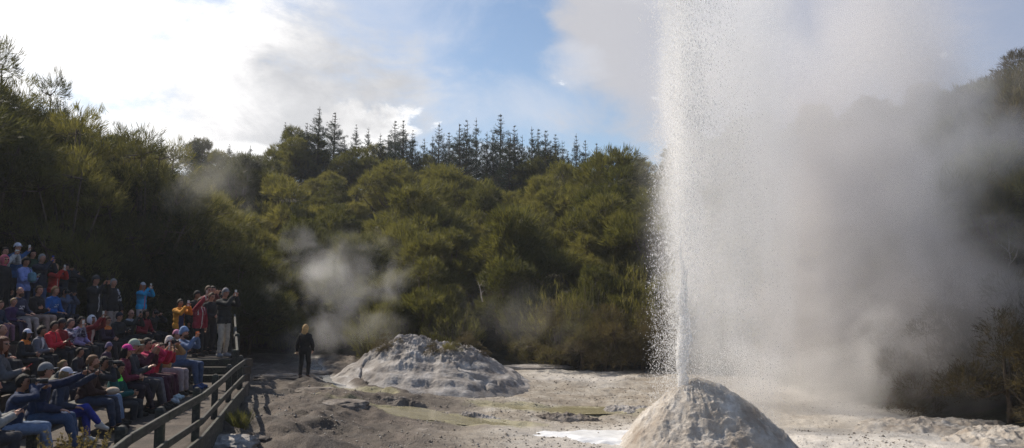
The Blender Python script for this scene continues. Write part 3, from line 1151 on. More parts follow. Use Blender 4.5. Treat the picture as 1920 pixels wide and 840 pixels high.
def skeleton(sp):
    r = np.random.default_rng(sp['seed'])
    sit = sp['sit']
    w = sp.get('w', 1.0)
    prims = []
    h = .545 if sit else .93
    lean = sp.get('lean', (.16 if sit else .02) + r.normal(0, .04))
    u = np.array([0, math.sin(lean), math.cos(lean)])
    f = np.array([0, math.cos(lean), -math.sin(lean)])
    X = np.array([1., 0, 0])
    Pv = np.array([0, 0, h])
    Pv = Pv + 0
    nb = Pv + u * .50
    T = np.stack([X, f, u], 1)
    prims.append(('E', Pv + u * .02 - f * .01, T, (.165 * w, .118, .15), 'hips'))
    prims.append(('E', Pv + u * .17, T, (.156 * w, .116, .19), 'torso'))
    prims.append(('E', Pv + u * .33, T, (.172 * w, .118, .17), 'torso'))
    prims.append(('C', Pv + u * .43 + X * .12 * w, Pv + u * .43 - X * .12 * w, .068, .068, 'torso'))
    prims.append(('C', nb + X * .06 - u * .03, nb - X * .06 - u * .03, .055, .055, 'torso'))
    hc = nb + u * .05 + np.array([0, .03 + .02 * math.sin(lean), .118])
    prims.append(('C', nb - u * .04, hc - np.array([0, .02, .06]), .056, .050, 'neck'))
    hy, hp = sp.get('hyaw', 0.0), sp.get('hpitch', 0.0)
    HM = rotm(hy, hp)
    prims.append(('H', hc, HM))
    for s in (-1, 1):
        prims.append(('E', hc + HM @ np.array([s * .076, -.005, .0]), HM, (.010, .019, .030), 'head'))
    prims.append(('C', hc + HM @ np.array([0, .088, .018]), hc + HM @ np.array([0, .106, -.018]), .007, .013, 'head'))
    info = dict(hc=hc, HM=HM, hands=[], u=u, f=f, Pv=Pv, T=T, nb=nb)
    # legs
    for s in (-1, 1):
        hip = Pv + X * s * .095
        if sit:
            sprd = sp.get('spread', .13) + r.uniform(-.02, .03)
            kn = np.array([s * sprd, .44, .525 + r.uniform(-.01, .02)])
            an = np.array([s * (sprd - .01 + r.uniform(-.02, .04)), .42 + r.uniform(-.08, .16), .095])
            if sp.get('cross') and s == 1:
                kn = np.array([.02, .46, .63]); an = np.array([-.18, .66, .32])
            toe = np.array([s * .25 * .3, 1, 0])
        else:
            ph = sp.get('stride', 0.0) * s
            kn = np.array([s * .10, .03 + ph * .5, .49])
            an = np.array([s * (.11 - abs(ph) * .3), -.02 + ph, .09 + (.03 if ph < 0 else 0)])
            toe = np.array([s * .2, 1, 0])
        toe = toe / np.linalg.norm(toe)
        if sp.get('cross') and s == 1: toe = np.array([-.2, .9, -.35]); toe /= np.linalg.norm(toe)
        prims.append(('C', hip, kn, .088, .060, 'leg'))
        mid = kn + (an - kn) * .35
        prims.append(('C', kn, mid, .056, .056, 'leg'))
        prims.append(('C', mid, an, .055, .036, 'leg'))
        prims.append(('C', an + toe * (-.035) + np.array([0, 0, -.045]), an + toe * .14 + np.array([0, 0, -.055]), .040, .030, 'foot'))
        prims.append(('C', an, an + toe * .08 + np.array([0, 0, -.05]), .040, .034, 'foot'))
        info.setdefault('feet', []).append((an, toe))
    # arms
    pose = sp['pose']
    hd = hc
    for s in (-1, 1):
        S = nb + X * s * .170 * w - u * .065
        pole = np.array([s * .75, -.25, -1.0])
        j = r.normal(0, .015, 3)
        grip = .9
        d = None
        ac = np.array([-s * .3, -.3, .95])
        side = np.array([-s * 1.0, .0, 0])
        m = pose
        if pose == 'phone': W = hd + np.array([s * .055, .30, -.10]) + j; d = np.array([-s * .15, .25, 1.0]); ac = np.array([-s, -.3, .2]); side = np.array([0, -1, 0]) if 0 else np.array([-s, 0, 0])
        elif pose == 'high': W = hd + np.array([s * .055, .33, .06]) + j; d = np.array([-s * .15, .25, 1.0]); ac = np.array([-s, -.3, .2])
        elif pose == 'camera': W = hd + np.array([s * .085, .14, -.09]) + j; d = np.array([-s * .35, .55, .9]); ac = np.array([-s, -.5, .3]); pole = np.array([s * .9, .2, -1])
        elif pose == 'telecam':
            W = hd + (np.array([.10, .13, -.05]) if s == 1 else np.array([-.02, .27, -.11])); d = np.array([-s * .5, .6, .7]); ac = np.array([-s, -.3, .5]); pole = np.array([s * 1.0, .1, -.8])
        elif pose == 'low': W = nb + np.array([s * .055, .30, -.24]) + j; d = np.array([-s * .25, .7, .55]); ac = np.array([-s, .0, .6])
        elif pose == 'lap': W = (Pv + np.array([s * .11, .30, .115]) if sit else Pv + np.array([s * .26, .03, -.02])) + j; d = np.array([-s * .4, 1, -.1]) if sit else np.array([0, .1, -1]); grip = .35; side = np.array([0, 0, -1.]) if sit else np.array([-s, 0, 0]); ac = np.array([-s, 0, .1]) if sit else np.array([0, 1, 0])
        elif pose == 'clasp': W = (Pv + np.array([s * .05, .36, .16]) if sit else Pv + np.array([s * .05, .22, .12])) + j; d = np.array([-s * .6, .8, -.1]); grip = .6; ac = np.array([-s * .2, .2, 1]); side = np.array([-s, 0, 0])
        elif pose == 'arms': W = nb + np.array([-s * .08, .20, -.28 - .03 * s]); d = np.array([-s, .1, .0]); grip = .3; ac = np.array([0, .2, 1]); side = np.array([0, -1, 0])
        elif pose == 'clap': W = hd + np.array([s * .07, .30, -.13]) + j; d = np.array([-s * .1, .5, 1]); grip = .2; ac = np.array([0, -1, .2])
        elif pose == 'side': W = S + np.array([s * .12, .06, -.52]) + j; d = np.array([0, .15, -1]); grip = .4; ac = np.array([0, 1, 0]); side = np.array([-s, 0, 0]); pole = np.array([s, -1, 0])
        elif pose in ('one', 'onehigh', 'point'):
            if s == sp.get('hs', 1):
                if pose == 'one': W = hd + np.array([s * .03, .34, -.10]); d = np.array([-s * .1, .3, 1.0]); ac = np.array([-s, -.3, .2])
                elif pose == 'onehigh': W = hd + np.array([s * .10, .30, .16]); d = np.array([-s * .1, .3, 1.0]); ac = np.array([-s, -.3, .2])
                else: W = S + np.array([sp.get('px_', -.04), .53, .16 + sp.get('pz', 0)]); d = np.array([-s * .1, .8, .6]); ac = np.array([-s * .6, -.2, .6])
            else:
                m = 'rest'
                W = (Pv + np.array([s * .14, .30, .11]) if sit else S + np.array([s * .08, .05, -.52])) + j
                d = np.array([-s * .3, 1, -.2]) if sit else np.array([0, .1, -1]); grip = .35; side = np.array([0, 0, -1.]) if sit else np.array([-s, 0, 0]); ac = np.array([-s, 0, .1]) if sit else np.array([0, 1, 0])
        else: W = Pv + np.array([s * .2, .2, .1]); d = np.array([0, 1, 0])
        if pose == 'walk':
            W = S + (np.array([-.16, .14, -.50]) if s == -1 else np.array([.07, .12, -.45])); d = np.array([-.3, .25, -1]) if s == -1 else np.array([-.2, .4, -1]); ac = np.array([0, 1, .1]); side = np.array([-s, 0, 0]); pole = np.array([s * .7, -1, -.2]); grip = .7
        E, W = ik(S, W, .285, .255, pole)
        prims.append(('C', S, E, .056 * (.9 + .1 * w), .043, 'arm'))
        fm = E + (W - E) * .3
        prims.append(('C', E, fm, .042, .041, 'arm'))
        prims.append(('C', fm, W, .040, .027, 'arm'))
        d = d / np.linalg.norm(d)
        hand(prims, W, d, ac / np.linalg.norm(ac), None, side, grip)
        info['hands'].append((W, d, m))
    return prims, info


def prim_mesh(prims):
    V, Fs = [], []
    for p in prims:
        if p[0] == 'C': v, f = capsule(p[1], p[2], p[3], p[4], 8 if p[3] < .02 else 12, 2 if p[3] < .02 else 3)
        elif p[0] == 'E': v, f = ellip(p[1], p[2], p[3])
        else: v, f = ellip(p[1], p[2], None, 26, 20, head_fn)
        b = len(V)
        V.extend(v)
        Fs.extend([tuple(i + b for i in q) for q in f])
    return V, Fs


def classify(P, prims):
    best = np.full(len(P), 1e9)
    lab = np.zeros(len(P), int)
    names = ['torso', 'hips', 'neck', 'head', 'arm', 'hand', 'leg', 'foot']
    for p in prims:
        if p[0] == 'C':
            a, b = np.array(p[1]), np.array(p[2])
            d = b - a
            t = np.clip((P - a) @ d / (d @ d + 1e-12), 0, 1)
            dist = np.linalg.norm(P - a - t[:, None] * d, axis=1) - (p[3] + (p[4] - p[3]) * t)
            l = p[5]
        else:
            rad = HR if p[0] == 'H' else np.array(p[3])
            q = (P - np.array(p[1])) @ np.array(p[2])
            k = np.linalg.norm(q / rad, axis=1)
            dist = (k - 1) * np.linalg.norm(q, axis=1) / (k + 1e-9)
            l = 'head' if p[0] == 'H' else p[4]
        m = dist < best
        best[m] = dist[m]
        lab[m] = names.index(l)
    return lab


def sub_shell(V, Q, keep_face, off, wr, seed, nrm, close=True):
    ids = np.unique(Q[keep_face])
    mp_ = np.full(len(V), -1); mp_[ids] = np.arange(len(ids))
    F2 = mp_[Q[keep_face]]
    cnt_all = np.bincount(Q.ravel(), minlength=len(V))
    cnt_k = np.bincount(Q[keep_face].ravel(), minlength=len(V))
    bd = (cnt_k < cnt_all)[ids]
    P = V[ids]
    o = np.full(len(ids), off) + wr * 1.1 * fbm(P * 13, 3, seed) + wr * .9 * fbm(P * 5.5 + 7, 2, seed + 9) + wr * .5 * ridged(P * np.array([6, 6, 9]) + 1.5 * P[:, [1, 2, 0]], 2, seed + 3)
    o = np.maximum(o, .004)
    P = P + nrm[ids] * np.where(bd, .003, o)[:, None]
    return P, F2, ids


PEOPLE = []
ROWF = {0: WZ, 1.25: -1.86, 2.4: -1.63, 3.0: -1.24, 3.8: -1.0, 4.65: -.60, 5.4: -.32}
CNT = [0]


def person(px, py, where, pose, label, jacket, trousers=(.03, .03, .035), hair='short', hc=(.02, .014, .010), hat=None, hatc=None, skin='fair', sit=None,
           hold=None, holdc='black', hlabel=None, acc=None, accr=None, shoes=(.04, .035, .03), floor=None, group=None, near=False, yaw=None, size=None, glasses=False, **kw):
    """(px, py): where the middle of the head shows; where: row offset, or ('Y', depth)"""
    CNT[0] += 1
    i = CNT[0]
    r = np.random.default_rng(1000 + i)
    if isinstance(where, tuple):
        H = at(px, py, where[1])
        fz = floor if floor is not None else PZ
        sit = False if sit is None else sit
        d0 = math.atan2(16.4 - H.y, 3.8 - H.x)
        ya = d0 if yaw is None else R(yaw)
    else:
        rr = ray(px, py)
        # plane of the row, seated people lean so that the head is ahead of the hips
        o_ = where - (.12 if (sit is None and where not in (3.0, 4.65, 5.4)) else 0)
        B = R0 - RN * o_
        # RN . (p - B) = 0
        t = (RN.x * (B.x - 0) + RN.y * (B.y - 0)) / (RN.x * rr.x + RN.y * rr.y)
        H = Vector((0, 0, CAMZ)) + rr * t
        fz = ROWF[where] if floor is None else floor
        if sit is None: sit = where not in (3.0, 4.65, 5.4)
        d0 = math.atan2(16.4 - H.y, 3.8 - H.x)
        ya = (.65 * d0 + .35 * math.atan2(RN.y, RN.x) + r.normal(0, .06)) if yaw is None else R(yaw)
    hz = H.z - CAMZ - fz
    nom = 1.215 if sit else 1.595
    s = hz / nom if size is None else size
    if size is None: s = min(1.13, max(.70, s))
    sp = dict(seed=1000 + i, sit=sit, pose=pose, **kw)
    if 'hyaw' not in sp: sp['hyaw'] = (d0 - ya) * .9 + r.normal(-.20, .14)
    if 'hpitch' not in sp: sp['hpitch'] = r.uniform(.0, .16) if pose not in ('low', 'clasp') else r.uniform(-.1, .1)
    prims, info = skeleton(sp)
    V, Fs = prim_mesh(prims)
    me = bpy.data.meshes.new('tmp')
    me.from_pydata([tuple(v) for v in V], [], Fs)
    ob = bpy.data.objects.new('tmp', me)
    col.objects.link(ob)
    md = ob.modifiers.new('r', 'REMESH')
    md.mode = 'VOXEL'
    md.voxel_size = .0072 if near else .0105
    sm = ob.modifiers.new('s', 'SMOOTH')
    sm.factor = .5
    sm.iterations = 2 if near else 1
    # root so that the head lands on H
    rot = Matrix.Rotation(ya - math.pi / 2, 3, 'Z')
    hl = rot @ Vector(info['hc']) * s
    root = Vector((H.x - hl.x, H.y - hl.y, H.z - hl.z if (sit and abs(s * nom - hz) > .001 and floor is None) else fz + CAMZ))
    root.z = fz + CAMZ if abs(H.z - hl.z - fz - CAMZ) < .12 else H.z - hl.z
    PEOPLE.append(dict(tmp=ob, prims=prims, info=info, s=s, root=root, rz=ya - math.pi / 2, label=label, jacket=jacket, trousers=trousers, hair=hair, hc=hc, hat=hat, hatc=hatc,
                       skin=skin, hold=hold, holdc=holdc, hlabel=hlabel, acc=acc, accr=accr, shoes=shoes, near=near, group=group, sit=sit, seed=1000 + i, glasses=glasses, pose=pose, kw=kw))


def hair_shell(style, seed):
    th = np.linspace(.02, np.pi - .02, 30)
    n = 36
    ph = np.arange(n) / n * 2 * np.pi
    T, Pp = np.meshgrid(th, ph, indexing='ij')
    d = np.stack([np.sin(T) * np.cos(Pp), np.sin(T) * np.sin(Pp), np.cos(T)], -1).reshape(-1, 3)
    base = head_fn(d.copy())
    x, y, z = d[:, 0], d[:, 1], d[:, 2]
    thick, line_f, line_b, amp = .016, .50, -.50, .006
    if style == 'long': thick, line_b = .022, -.95
    if style == 'curly': thick, amp = .036, .020
    if style == 'bald': thick, amp, line_f = .004, .001, 3
    if style == 'thin': thick, line_f, amp = .007, .62, .003
    if style == 'cap': thick, line_f, line_b, amp = .020, .34, .10, .001
    if style == 'beanie': thick, line_f, line_b, amp = .024, .26, -.25, .003
    if style == 'hood': thick, line_f, line_b, amp = .034, .55, -1.2, .004
    yy = sstep(-.15, .62, y)
    line = line_b + (line_f - line_b) * yy
    if style in ('hood',): line = np.where(np.abs(x) > .62, -1.2, line)
    if style == 'long': line = np.where((np.abs(x) > .72) & (y < .5), -1.2, line)
    m = sstep(-.06, .06, z - line)
    nz_ = fbm(d * (7 if style == 'curly' else 4), 3, seed)
    t = thick + amp * nz_
    if style == 'beanie': t = t + .018 * sstep(.5, 1, z) + .006 * (z < line + .3)
    if style == 'cap': t = t + .008 * sstep(.3, .8, z)
    nn = d / np.linalg.norm(d / HR, axis=1, keepdims=True)
    v = base + (base / (np.linalg.norm(base, axis=1, keepdims=True) + 1e-9)) * np.where(m > .01, -.012 + (t + .012) * m, -.016)[:, None]
    I = np.arange(n * 30).reshape(30, n)
    J = np.roll(I, -1, 1)
    q = np.stack([I[:-1], I[1:], J[1:], J[:-1]], -1).reshape(-1, 4)
    q = q[(m[q].max(1) > .005)]
    return v, q


def q_add(parts, V, Fs):
    b = sum(len(a[0]) for a in parts)
    parts.append((np.array(V), [tuple(int(i) + b for i in f) for f in Fs]))


def finish_people():
    dg = bpy.context.evaluated_depsgraph_get()
    for pp in PEOPLE:
        ev = pp['tmp'].evaluated_get(dg)
        me = ev.to_mesh()
        n = len(me.vertices)
        V = np.empty(n * 3, np.float32); me.vertices.foreach_get('co', V); V = V.reshape(-1, 3).astype(float)
        nr_ = np.empty(n * 3, np.float32); me.vertex_normals.foreach_get('vector', nr_); nr_ = nr_.reshape(-1, 3).astype(float)
        Q = np.empty(len(me.polygons) * 4, np.int32)
        if len(me.loops) == len(me.polygons) * 4:
            me.loops.foreach_get('vertex_index', Q)
            Q = Q.reshape(-1, 4)
        else:
            Q = np.array([list(p_.vertices)[:4] if len(p_.vertices) >= 4 else list(p_.vertices) + [p_.vertices[-1]] for p_ in me.polygons])
        ev.to_mesh_clear()
        info, s = pp['info'], pp['s']
        lab = classify(V, pp['prims'])
        root = empty('person', pp['root'], pp['label'], 'person', pp['group'] or 'spectators on the stand', pp['rz'])
        root.scale = (s, s, s)
        sk = m_skin[pp['skin']]
        body = mesh_np('body', V, Q, sk, root)
        TOR, HIP, NEC, HEA, ARM, HAN, LEG, FOO = range(8)
        u, Pv, T = info['u'], info['Pv'], info['T']
        loc = (V - Pv) @ T        # right, forward, up in the torso frame
        fl = lab[Q]
        up = loc[:, 2][Q].mean(1)
        isj = np.isin(fl, (TOR, ARM, HIP, NEC)).all(1)
        ishem = ~np.isin(fl, (HIP,)).any(1) | (up > (-.02 if pp['sit'] else -.09))
        isneck = ~np.isin(fl, (NEC,)).any(1) | (up < .535)
        hem = pp['kw'].get('hem')
        jk = isj & ishem & isneck
        if not pp['sit']:
            jk |= np.isin(fl, (TOR, HIP, LEG)).all(1) & (up > (hem if hem is not None else -.10)) & ~np.isin(fl, (ARM,)).any(1)
        P, F2, ids = sub_shell(V, Q, jk, pp['kw'].get('puff', .019) + (.004 if not pp['sit'] else 0), .009, pp['seed'], nr_)
        mats = [cloth(pp['jacket'])]
        fm = np.zeros(len(F2), int)
        if pp['acc'] is not None:
            mats.append(cloth(pp['acc']))
            c3 = loc[ids][F2].mean(1)
            la = lab[ids][F2][:, 0]
            rule = pp['accr']
            if rule == 'zip': fm[(np.abs(c3[:, 0]) < .016) & (c3[:, 1] > .03) & (la != ARM)] = 1
            elif rule == 'lower': fm[(c3[:, 2] < .22) & (la != ARM)] = 1
            elif rule == 'sleeve': fm[la == ARM] = 1
            elif rule == 'collar': fm[(c3[:, 2] > .425) & (np.abs(c3[:, 0]) < .15) & (la != ARM)] = 1
            elif rule == 'open': fm[(np.abs(c3[:, 0]) < .035 + .07 * np.clip(c3[:, 2] - .1, 0, 1)) & (c3[:, 1] > .04) & (la != ARM)] = 1
            elif rule == 'print': fm[(np.abs(c3[:, 0]) < .09) & (c3[:, 1] > .04) & (np.abs(c3[:, 2] - .30) < .05) & (vnoise(c3 * 38, 3) > .05) & (la != ARM)] = 1
            elif rule == 'shoulder': fm[(c3[:, 0] < -.07) & (c3[:, 2] > .18) & (vnoise(c3 * 22, 5) > -.15)] = 1
            elif rule == 'vest': fm[(c3[:, 2] < .40) & (la != ARM) & (np.abs(c3[:, 0]) < .09)] = 1
            elif rule == 'cuff': fm[(la == ARM) & (np.abs(c3[:, 2] - .33) < .05)] = 1
            elif rule == 'trim': fm[((np.abs(c3[:, 0]) < .012) & (c3[:, 1] > .03) & (la != ARM)) | ((np.abs(np.abs(c3[:, 0]) - .12) < .01) & (c3[:, 2] > .30))] = 1
            elif rule == 'pattern': fm[vnoise(c3 * 20, 7) > .1] = 1
        mesh_np('jacket', P, F2, mats, root, fmat=fm)
        tr = np.isin(fl, (LEG, HIP)).all(1) & ((up < .10) | np.isin(fl, (LEG,)).all(1))
        ankl = ~np.isin(fl, (FOO,)).any(1)
        P, F2, ids = sub_shell(V, Q, tr & ankl, .011, .008, pp['seed'] + 5, nr_)
        if len(F2): mesh_np('trousers', P, F2, cloth(pp['trousers']), root)
        shoe = np.isin(fl, (FOO,)).all(1)
        for sd in (0, 1):
            an, toe = info['feet'][sd]
            ot, _ = info['feet'][1 - sd]
            cen = V[Q].mean(1)
            mk = shoe & (np.linalg.norm(cen - an - toe * .05, axis=1) < np.linalg.norm(cen - ot - info['feet'][1 - sd][1] * .05, axis=1))
            if mk.sum() < 8: continue
            P, F2, ids = sub_shell(V, Q, mk, .008, .001, 1, nr_)
            mesh_np('shoe', P, F2, cloth(pp['shoes']), root)
        # head: hair, hats, face
        HM, hc_ = info['HM'], info['hc']
        tf = lambda v: np.asarray(v) @ HM.T + hc_

        def shell(style, name, m, extra=None):
            v, q = hair_shell(style, pp['seed'])
            b = MB()
            b.add(tf(v), q)
            for (ev_, ef_) in (extra or []):
                b.add(tf(ev_), ef_)
            return b.build(name, m, root, smooth=True)
        ex = []
        I3 = np.eye(3)
        hs = pp['hair']
        if hs == 'long':
            hf = lambda d: d * np.array([.088, .050, .185]) * (1 + .10 * np.sin(np.arctan2(d[:, 0], d[:, 1]) * 9 + d[:, 2] * 3) + .22 * fbm(d * np.array([3.5, 3.5, 1.5]) + pp['seed'], 3, 3))[:, None] * np.stack([1 - .25 * np.clip(-d[:, 2], 0, 1), np.ones(len(d)), np.ones(len(d))], 1)
            ex.append(ellip((0, -.064, -.125), I3, (.086, .046, .15), 36, 24, hf))
            ex.append(ellip((.062, -.012, -.09), I3, (.026, .045, .11)))
            ex.append(ellip((-.062, -.012, -.09), I3, (.026, .045, .11)))
        if hs == 'pony': ex.append(capsule((0, -.10, .04), (0, -.15, -.10), .030, .015)); ex.append(ellip((0, -.115, .045), I3, (.035, .03, .035)))
        if hs == 'bun': ex.append(ellip((0, -.10, .06), I3, (.04, .035, .04)))
        if hs not in (None,):
            shell('short' if hs in ('pony', 'bun') else hs, 'hair', cloth(pp['hc'], 'hair'), ex)
        if pp['hat'] == 'cap':
            # brim: a curved plate
            bv, bf = [], []
            for k in range(13):
                a = math.pi * (k / 12)
                for rr_, zz_ in ((.078, .048), (.078 + .075 * math.sin(a) ** .7, .040 + .006 * math.sin(a))):
                    bv.append((math.cos(a) * .070 * (1 if rr_ < .08 else 1.02), .028 + math.sin(a) * rr_, zz_ - .012 * abs(math.cos(a))))
                    bv.append((bv[-1][0], bv[-1][1], bv[-1][2] - .005))
            for k in range(12):
                a = k * 4
                bf += [(a, a + 2, a + 6, a + 4), (a + 1, a + 5, a + 7, a + 3), (a + 2, a + 3, a + 7, a + 6)]
            shell('cap', 'cap', cloth(pp['hatc']), [(bv, bf)])
        elif pp['hat'] == 'beanie': shell('beanie', 'beanie', cloth(pp['hatc']))
        elif pp['hat'] == 'hood': shell('hood', 'hood', cloth(pp['hatc']), [ellip((0, -.035, -.13), I3, (.085, .075, .06))])
        for sd in (-1, 1):
            b = MB(); v, f = ellip((sd * .031, .0805, .010), I3, (.0125, .008, .006), 8, 6); b.add(tf(v), f)
            b.build('eye', m_eye, root, smooth=True)
        b = MB(); v, f = ellip((0, .0925, -.056), I3, (.022, .007, .006), 8, 6); b.add(tf(v), f)
        b.build('mouth', m_mouth, root, smooth=True)
        if pp['kw'].get('beard'):
            b = MB(); v, f = ellip((0, .050, -.075), I3, (.058, .056, .050), 14, 10); b.add(tf(v), f)
            b.build('beard', cloth(pp['hc'], 'hair'), root, smooth=True)
        if pp['glasses']:
            b = MB()
            for sd in (-1, 1):
                v, f = ellip((sd * .032, .094, .010), I3, (.024, .003, .017), 12, 6); b.add(tf(v), f)
                v, f = capsule((sd * .055, .090, .012), (sd * .078, -.01, .012), .0025, .0025, 5, 1); b.add(tf(v), f)
            b.build('sunglasses', m_glass, root, smooth=True)
        # what the hands hold: things of their own
        if pp['hold']:
            hh = [h for h in info['hands'] if h[2] not in ('rest',)]
            if pp['pose'] == 'walk': hh = [info['hands'][0]]
            c_ = sum(h[0] + h[1] * .085 for h in hh) / len(hh)
            M = Matrix.Rotation(pp['rz'], 4, 'Z')
            wp = pp['root'] + (M @ Vector(c_)) * s
            what = pp['hold']
            nm = what
            if what == 'phone':
                wc = {'black': m_blackpl, 'white': m_whitepl}.get(pp['holdc']) or cloth(pp['holdc'], 'case')
                wide = pp['kw'].get('wide', False)
                e = empty('phone', wp, pp['hlabel'], 'phone', None, pp['rz'])
                if pp['pose'] in ('low',): e.rotation_euler.x = -.9
                b = MB(); b.box((0, 0, .02), (.15, .009, .078) if wide else (.078, .009, .155), bev=.003)
                b.build('case', wc, e)
                b = MB(); b.box((0, -.0055, .02), (.14, .001, .070) if wide else (.070, .001, .145))
                b.build('screen', m_lens, e)
            elif what in ('camera', 'telecam'):
                if pp['pose'] in ('camera', 'telecam'):
                    wp = pp['root'] + (M @ Vector(tf(np.array([[0, .135, .0]]))[0])) * s
                e = empty('camera', wp, pp['hlabel'], 'camera', None, pp['rz'])
                b = MB(); b.box((0, 0, 0), (.135, .06, .09), bev=.012); b.box((0, -.005, .058), (.05, .05, .035), bev=.01)
                b.build('camera_body', m_blackpl, e)
                L = .13 if what == 'telecam' else .06
                b = MB(); b.tube([(0, .028, 0), (0, .028 + L * .5, 0), (0, .03 + L * .5, 0), (0, .03 + L, 0)], [.030, .030, .034, .035], 14)
                ln = b.build('lens', m_blackpl, e, smooth=False)
                b = MB(); b.tube([(0, .031 + L, 0), (0, .033 + L, 0)], [.029, .029], 14)
                b.build('front_glass', m_lens, ln)
            elif what == 'hat':
                e = None
                b = MB(); v, f = ellip((0, .02, .02), I3, (.085, .10, .06), 16, 10); b.add(v, f)
                b.box((0, .12, .0), (.13, .09, .008), bev=.003)
                o = b.build('cap', cloth(pp['holdc']), None, smooth=True, loc=wp)
                o.rotation_euler.z = pp['rz']
                tag(o, pp['hlabel'], 'cap')
            elif what == 'paper':
                b = MB(); b.box((0, .02, .0), (.16, .10, .012), bev=.003)
                o = b.build('booklet', cloth(pp['holdc']), None, loc=wp)
                o.rotation_euler = (.3, 0, pp['rz'])
                tag(o, pp['hlabel'], 'booklet')
        me_ = pp['tmp'].data
        bpy.data.objects.remove(pp['tmp'])
        bpy.data.meshes.remove(me_)


BLK, NAVY, GREY, RED, MAG = (.022, .022, .025), (.020, .035, .085), (.13, .13, .14), (.42, .03, .035), (.45, .02, .09)
JEAN, LJEAN = (.055, .085, .16), (.16, .22, .34)
BRH, BKH, BLH, GRH = (.07, .035, .018), (.014, .011, .010), (.30, .19, .09), (.30, .29, .28)
DWD = 'dark trousers'

# --- front row
person(-14, 722, 0, 'low', 'person cut by the edge, only grey sleeve and hands with a dark phone seen', (.30, .30, .29), (.05, .05, .06), hold='phone', hlabel='dark phone in the grey-sleeved hands at the near end', near=True)
person(44, 716, 0, 'telecam', 'dark-haired person in navy padded jacket aiming a camera with long lens', NAVY, LJEAN, hc=BKH, skin='tan', hold='telecam', hlabel='black camera with long lens aimed by the dark-haired person in the navy jacket', near=True, puff=.018, hpitch=.12)
person(86, 696, 0, 'point', 'person in grey peaked cap and navy puffer jacket stretching an arm forward', (.022, .03, .07), JEAN, hair='short', hc=BRH, hat='cap', hatc=(.20, .20, .21), near=True, puff=.020, acc=(.35, .36, .38), accr='cuff', hold='phone', hlabel='dark phone in the outstretched hand of the person in the grey cap', hs=-1)
person(124, 702, 0, 'point', 'person in white cap and bright blue trousers, one arm reaching far forward', (.03, .04, .07), (.03, .045, .30), hair='long', hc=(.25, .16, .08), hat='cap', hatc=(.62, .61, .68), near=True, shoes=(.55, .53, .50), cross=True, w=.88, pz=.06, hs=-1, hold='phone', hlabel='small phone reached forward by the person in white cap and blue trousers')
person(174, 678, 0, 'clasp', 'bearded person with swept-back brown hair in a dark brown jacket, front row', (.045, .022, .018), (.035, .045, .075), hc=(.16, .075, .035), beard=True, near=True, hold='hat', holdc=(.45, .36, .28), hlabel='beige cap held over the knee of the bearded person', hyaw=.0, shoes=(.035, .022, .018), w=1.05)
person(196, 678, 0, 'camera', 'person in pale blue jeans with a camera, half hidden by the bearded person', (.03, .03, .035), LJEAN, hc=BKH, near=True, hold='telecam', hlabel='camera pointed forward just beside the face of the bearded person', skin='tan', lean=.3)
person(224, 690, 0, 'clasp', 'child in a dark green jacket with a neon green collar looking down', (.012, .085, .085), (.045, .045, .05), hc=BKH, skin='tan', near=True, acc=(.18, .95, .10), accr='collar', hpitch=-.25, size=.88)
person(238, 658, 0, 'clasp', 'person in a bright pink cap and dark maroon jacket, front row', (.12, .012, .035), (.03, .02, .03), hair='long', hc=BKH, hat='cap', hatc=(.62, .03, .26), near=True, w=.9, hold='paper', holdc=(.30, .19, .12), hlabel='brown folded booklet in the hands of the person in the pink cap')
person(251, 649, .0, 'low', 'older person in a pale green cap and glasses behind the pink cap', (.04, .04, .05), (.05, .045, .05), hc=GRH, hat='cap', hatc=(.36, .42, .34), glasses=True, floor=WZ, lean=.0)
person(262, 650, 0, 'clap', 'person with thick curly brown hair and raised clapping hands in a dark maroon jacket', (.07, .012, .028), (.14, .13, .15), hair='curly', hc=(.10, .055, .025), near=True, skin='tan')
person(276, 645, .0, 'camera', 'person in sunglasses and raspberry jacket with hands at the face, front row', MAG, (.05, .012, .03), hair='short', hc=BKH, glasses=True, lean=.05, w=.95, puff=.018)
person(287, 648, 0, 'phone', 'person in a bright raspberry padded jacket holding up a pale phone, front row', (.50, .015, .085), (.05, .02, .03), hc=BKH, hold='phone', holdc='white', hlabel='pale phone lifted above the raspberry padded jacket', puff=.020, hpitch=.1, near=True, shoes=(.5, .55, .6))
person(302, 652, 0, 'phone', 'person in red jacket with long dark vest raising a phone, front row', (.42, .03, .05), (.06, .012, .03), hc=BRH, hold='phone', hlabel='phone raised by the person in red with white cuffs', acc=(.05, .055, .06), accr='vest', near=True, shoes=(.50, .62, .70))
person(318, 641, 0, 'camera', 'person in a white knitted beanie and camel jacket with a camera, front row', (.33, .20, .09), (.34, .28, .29), hair='long', hc=BKH, hat='beanie', hatc=(.62, .56, .52), near=True, hold='camera', hlabel='camera at the face of the person in the white beanie', w=.92)
person(331, 628, .35, 'low', 'person in a pink cap with white brim behind the white beanie', (.05, .04, .05), (.04, .04, .05), hair='short', hc=BRH, hat='cap', hatc=(.48, .20, .30), floor=WZ)
person(345, 624, 0, 'phone', 'person in blue beanie and denim jacket holding an orange phone', (.10, .15, .27), JEAN, hair='short', hc=BRH, hat='beanie', hatc=(.17, .25, .42), near=True, hold='phone', holdc=(.75, .16, .03), wide=True, hlabel='orange phone held out by the person in the blue beanie', shoes=(.05, .09, .22), beard=True)
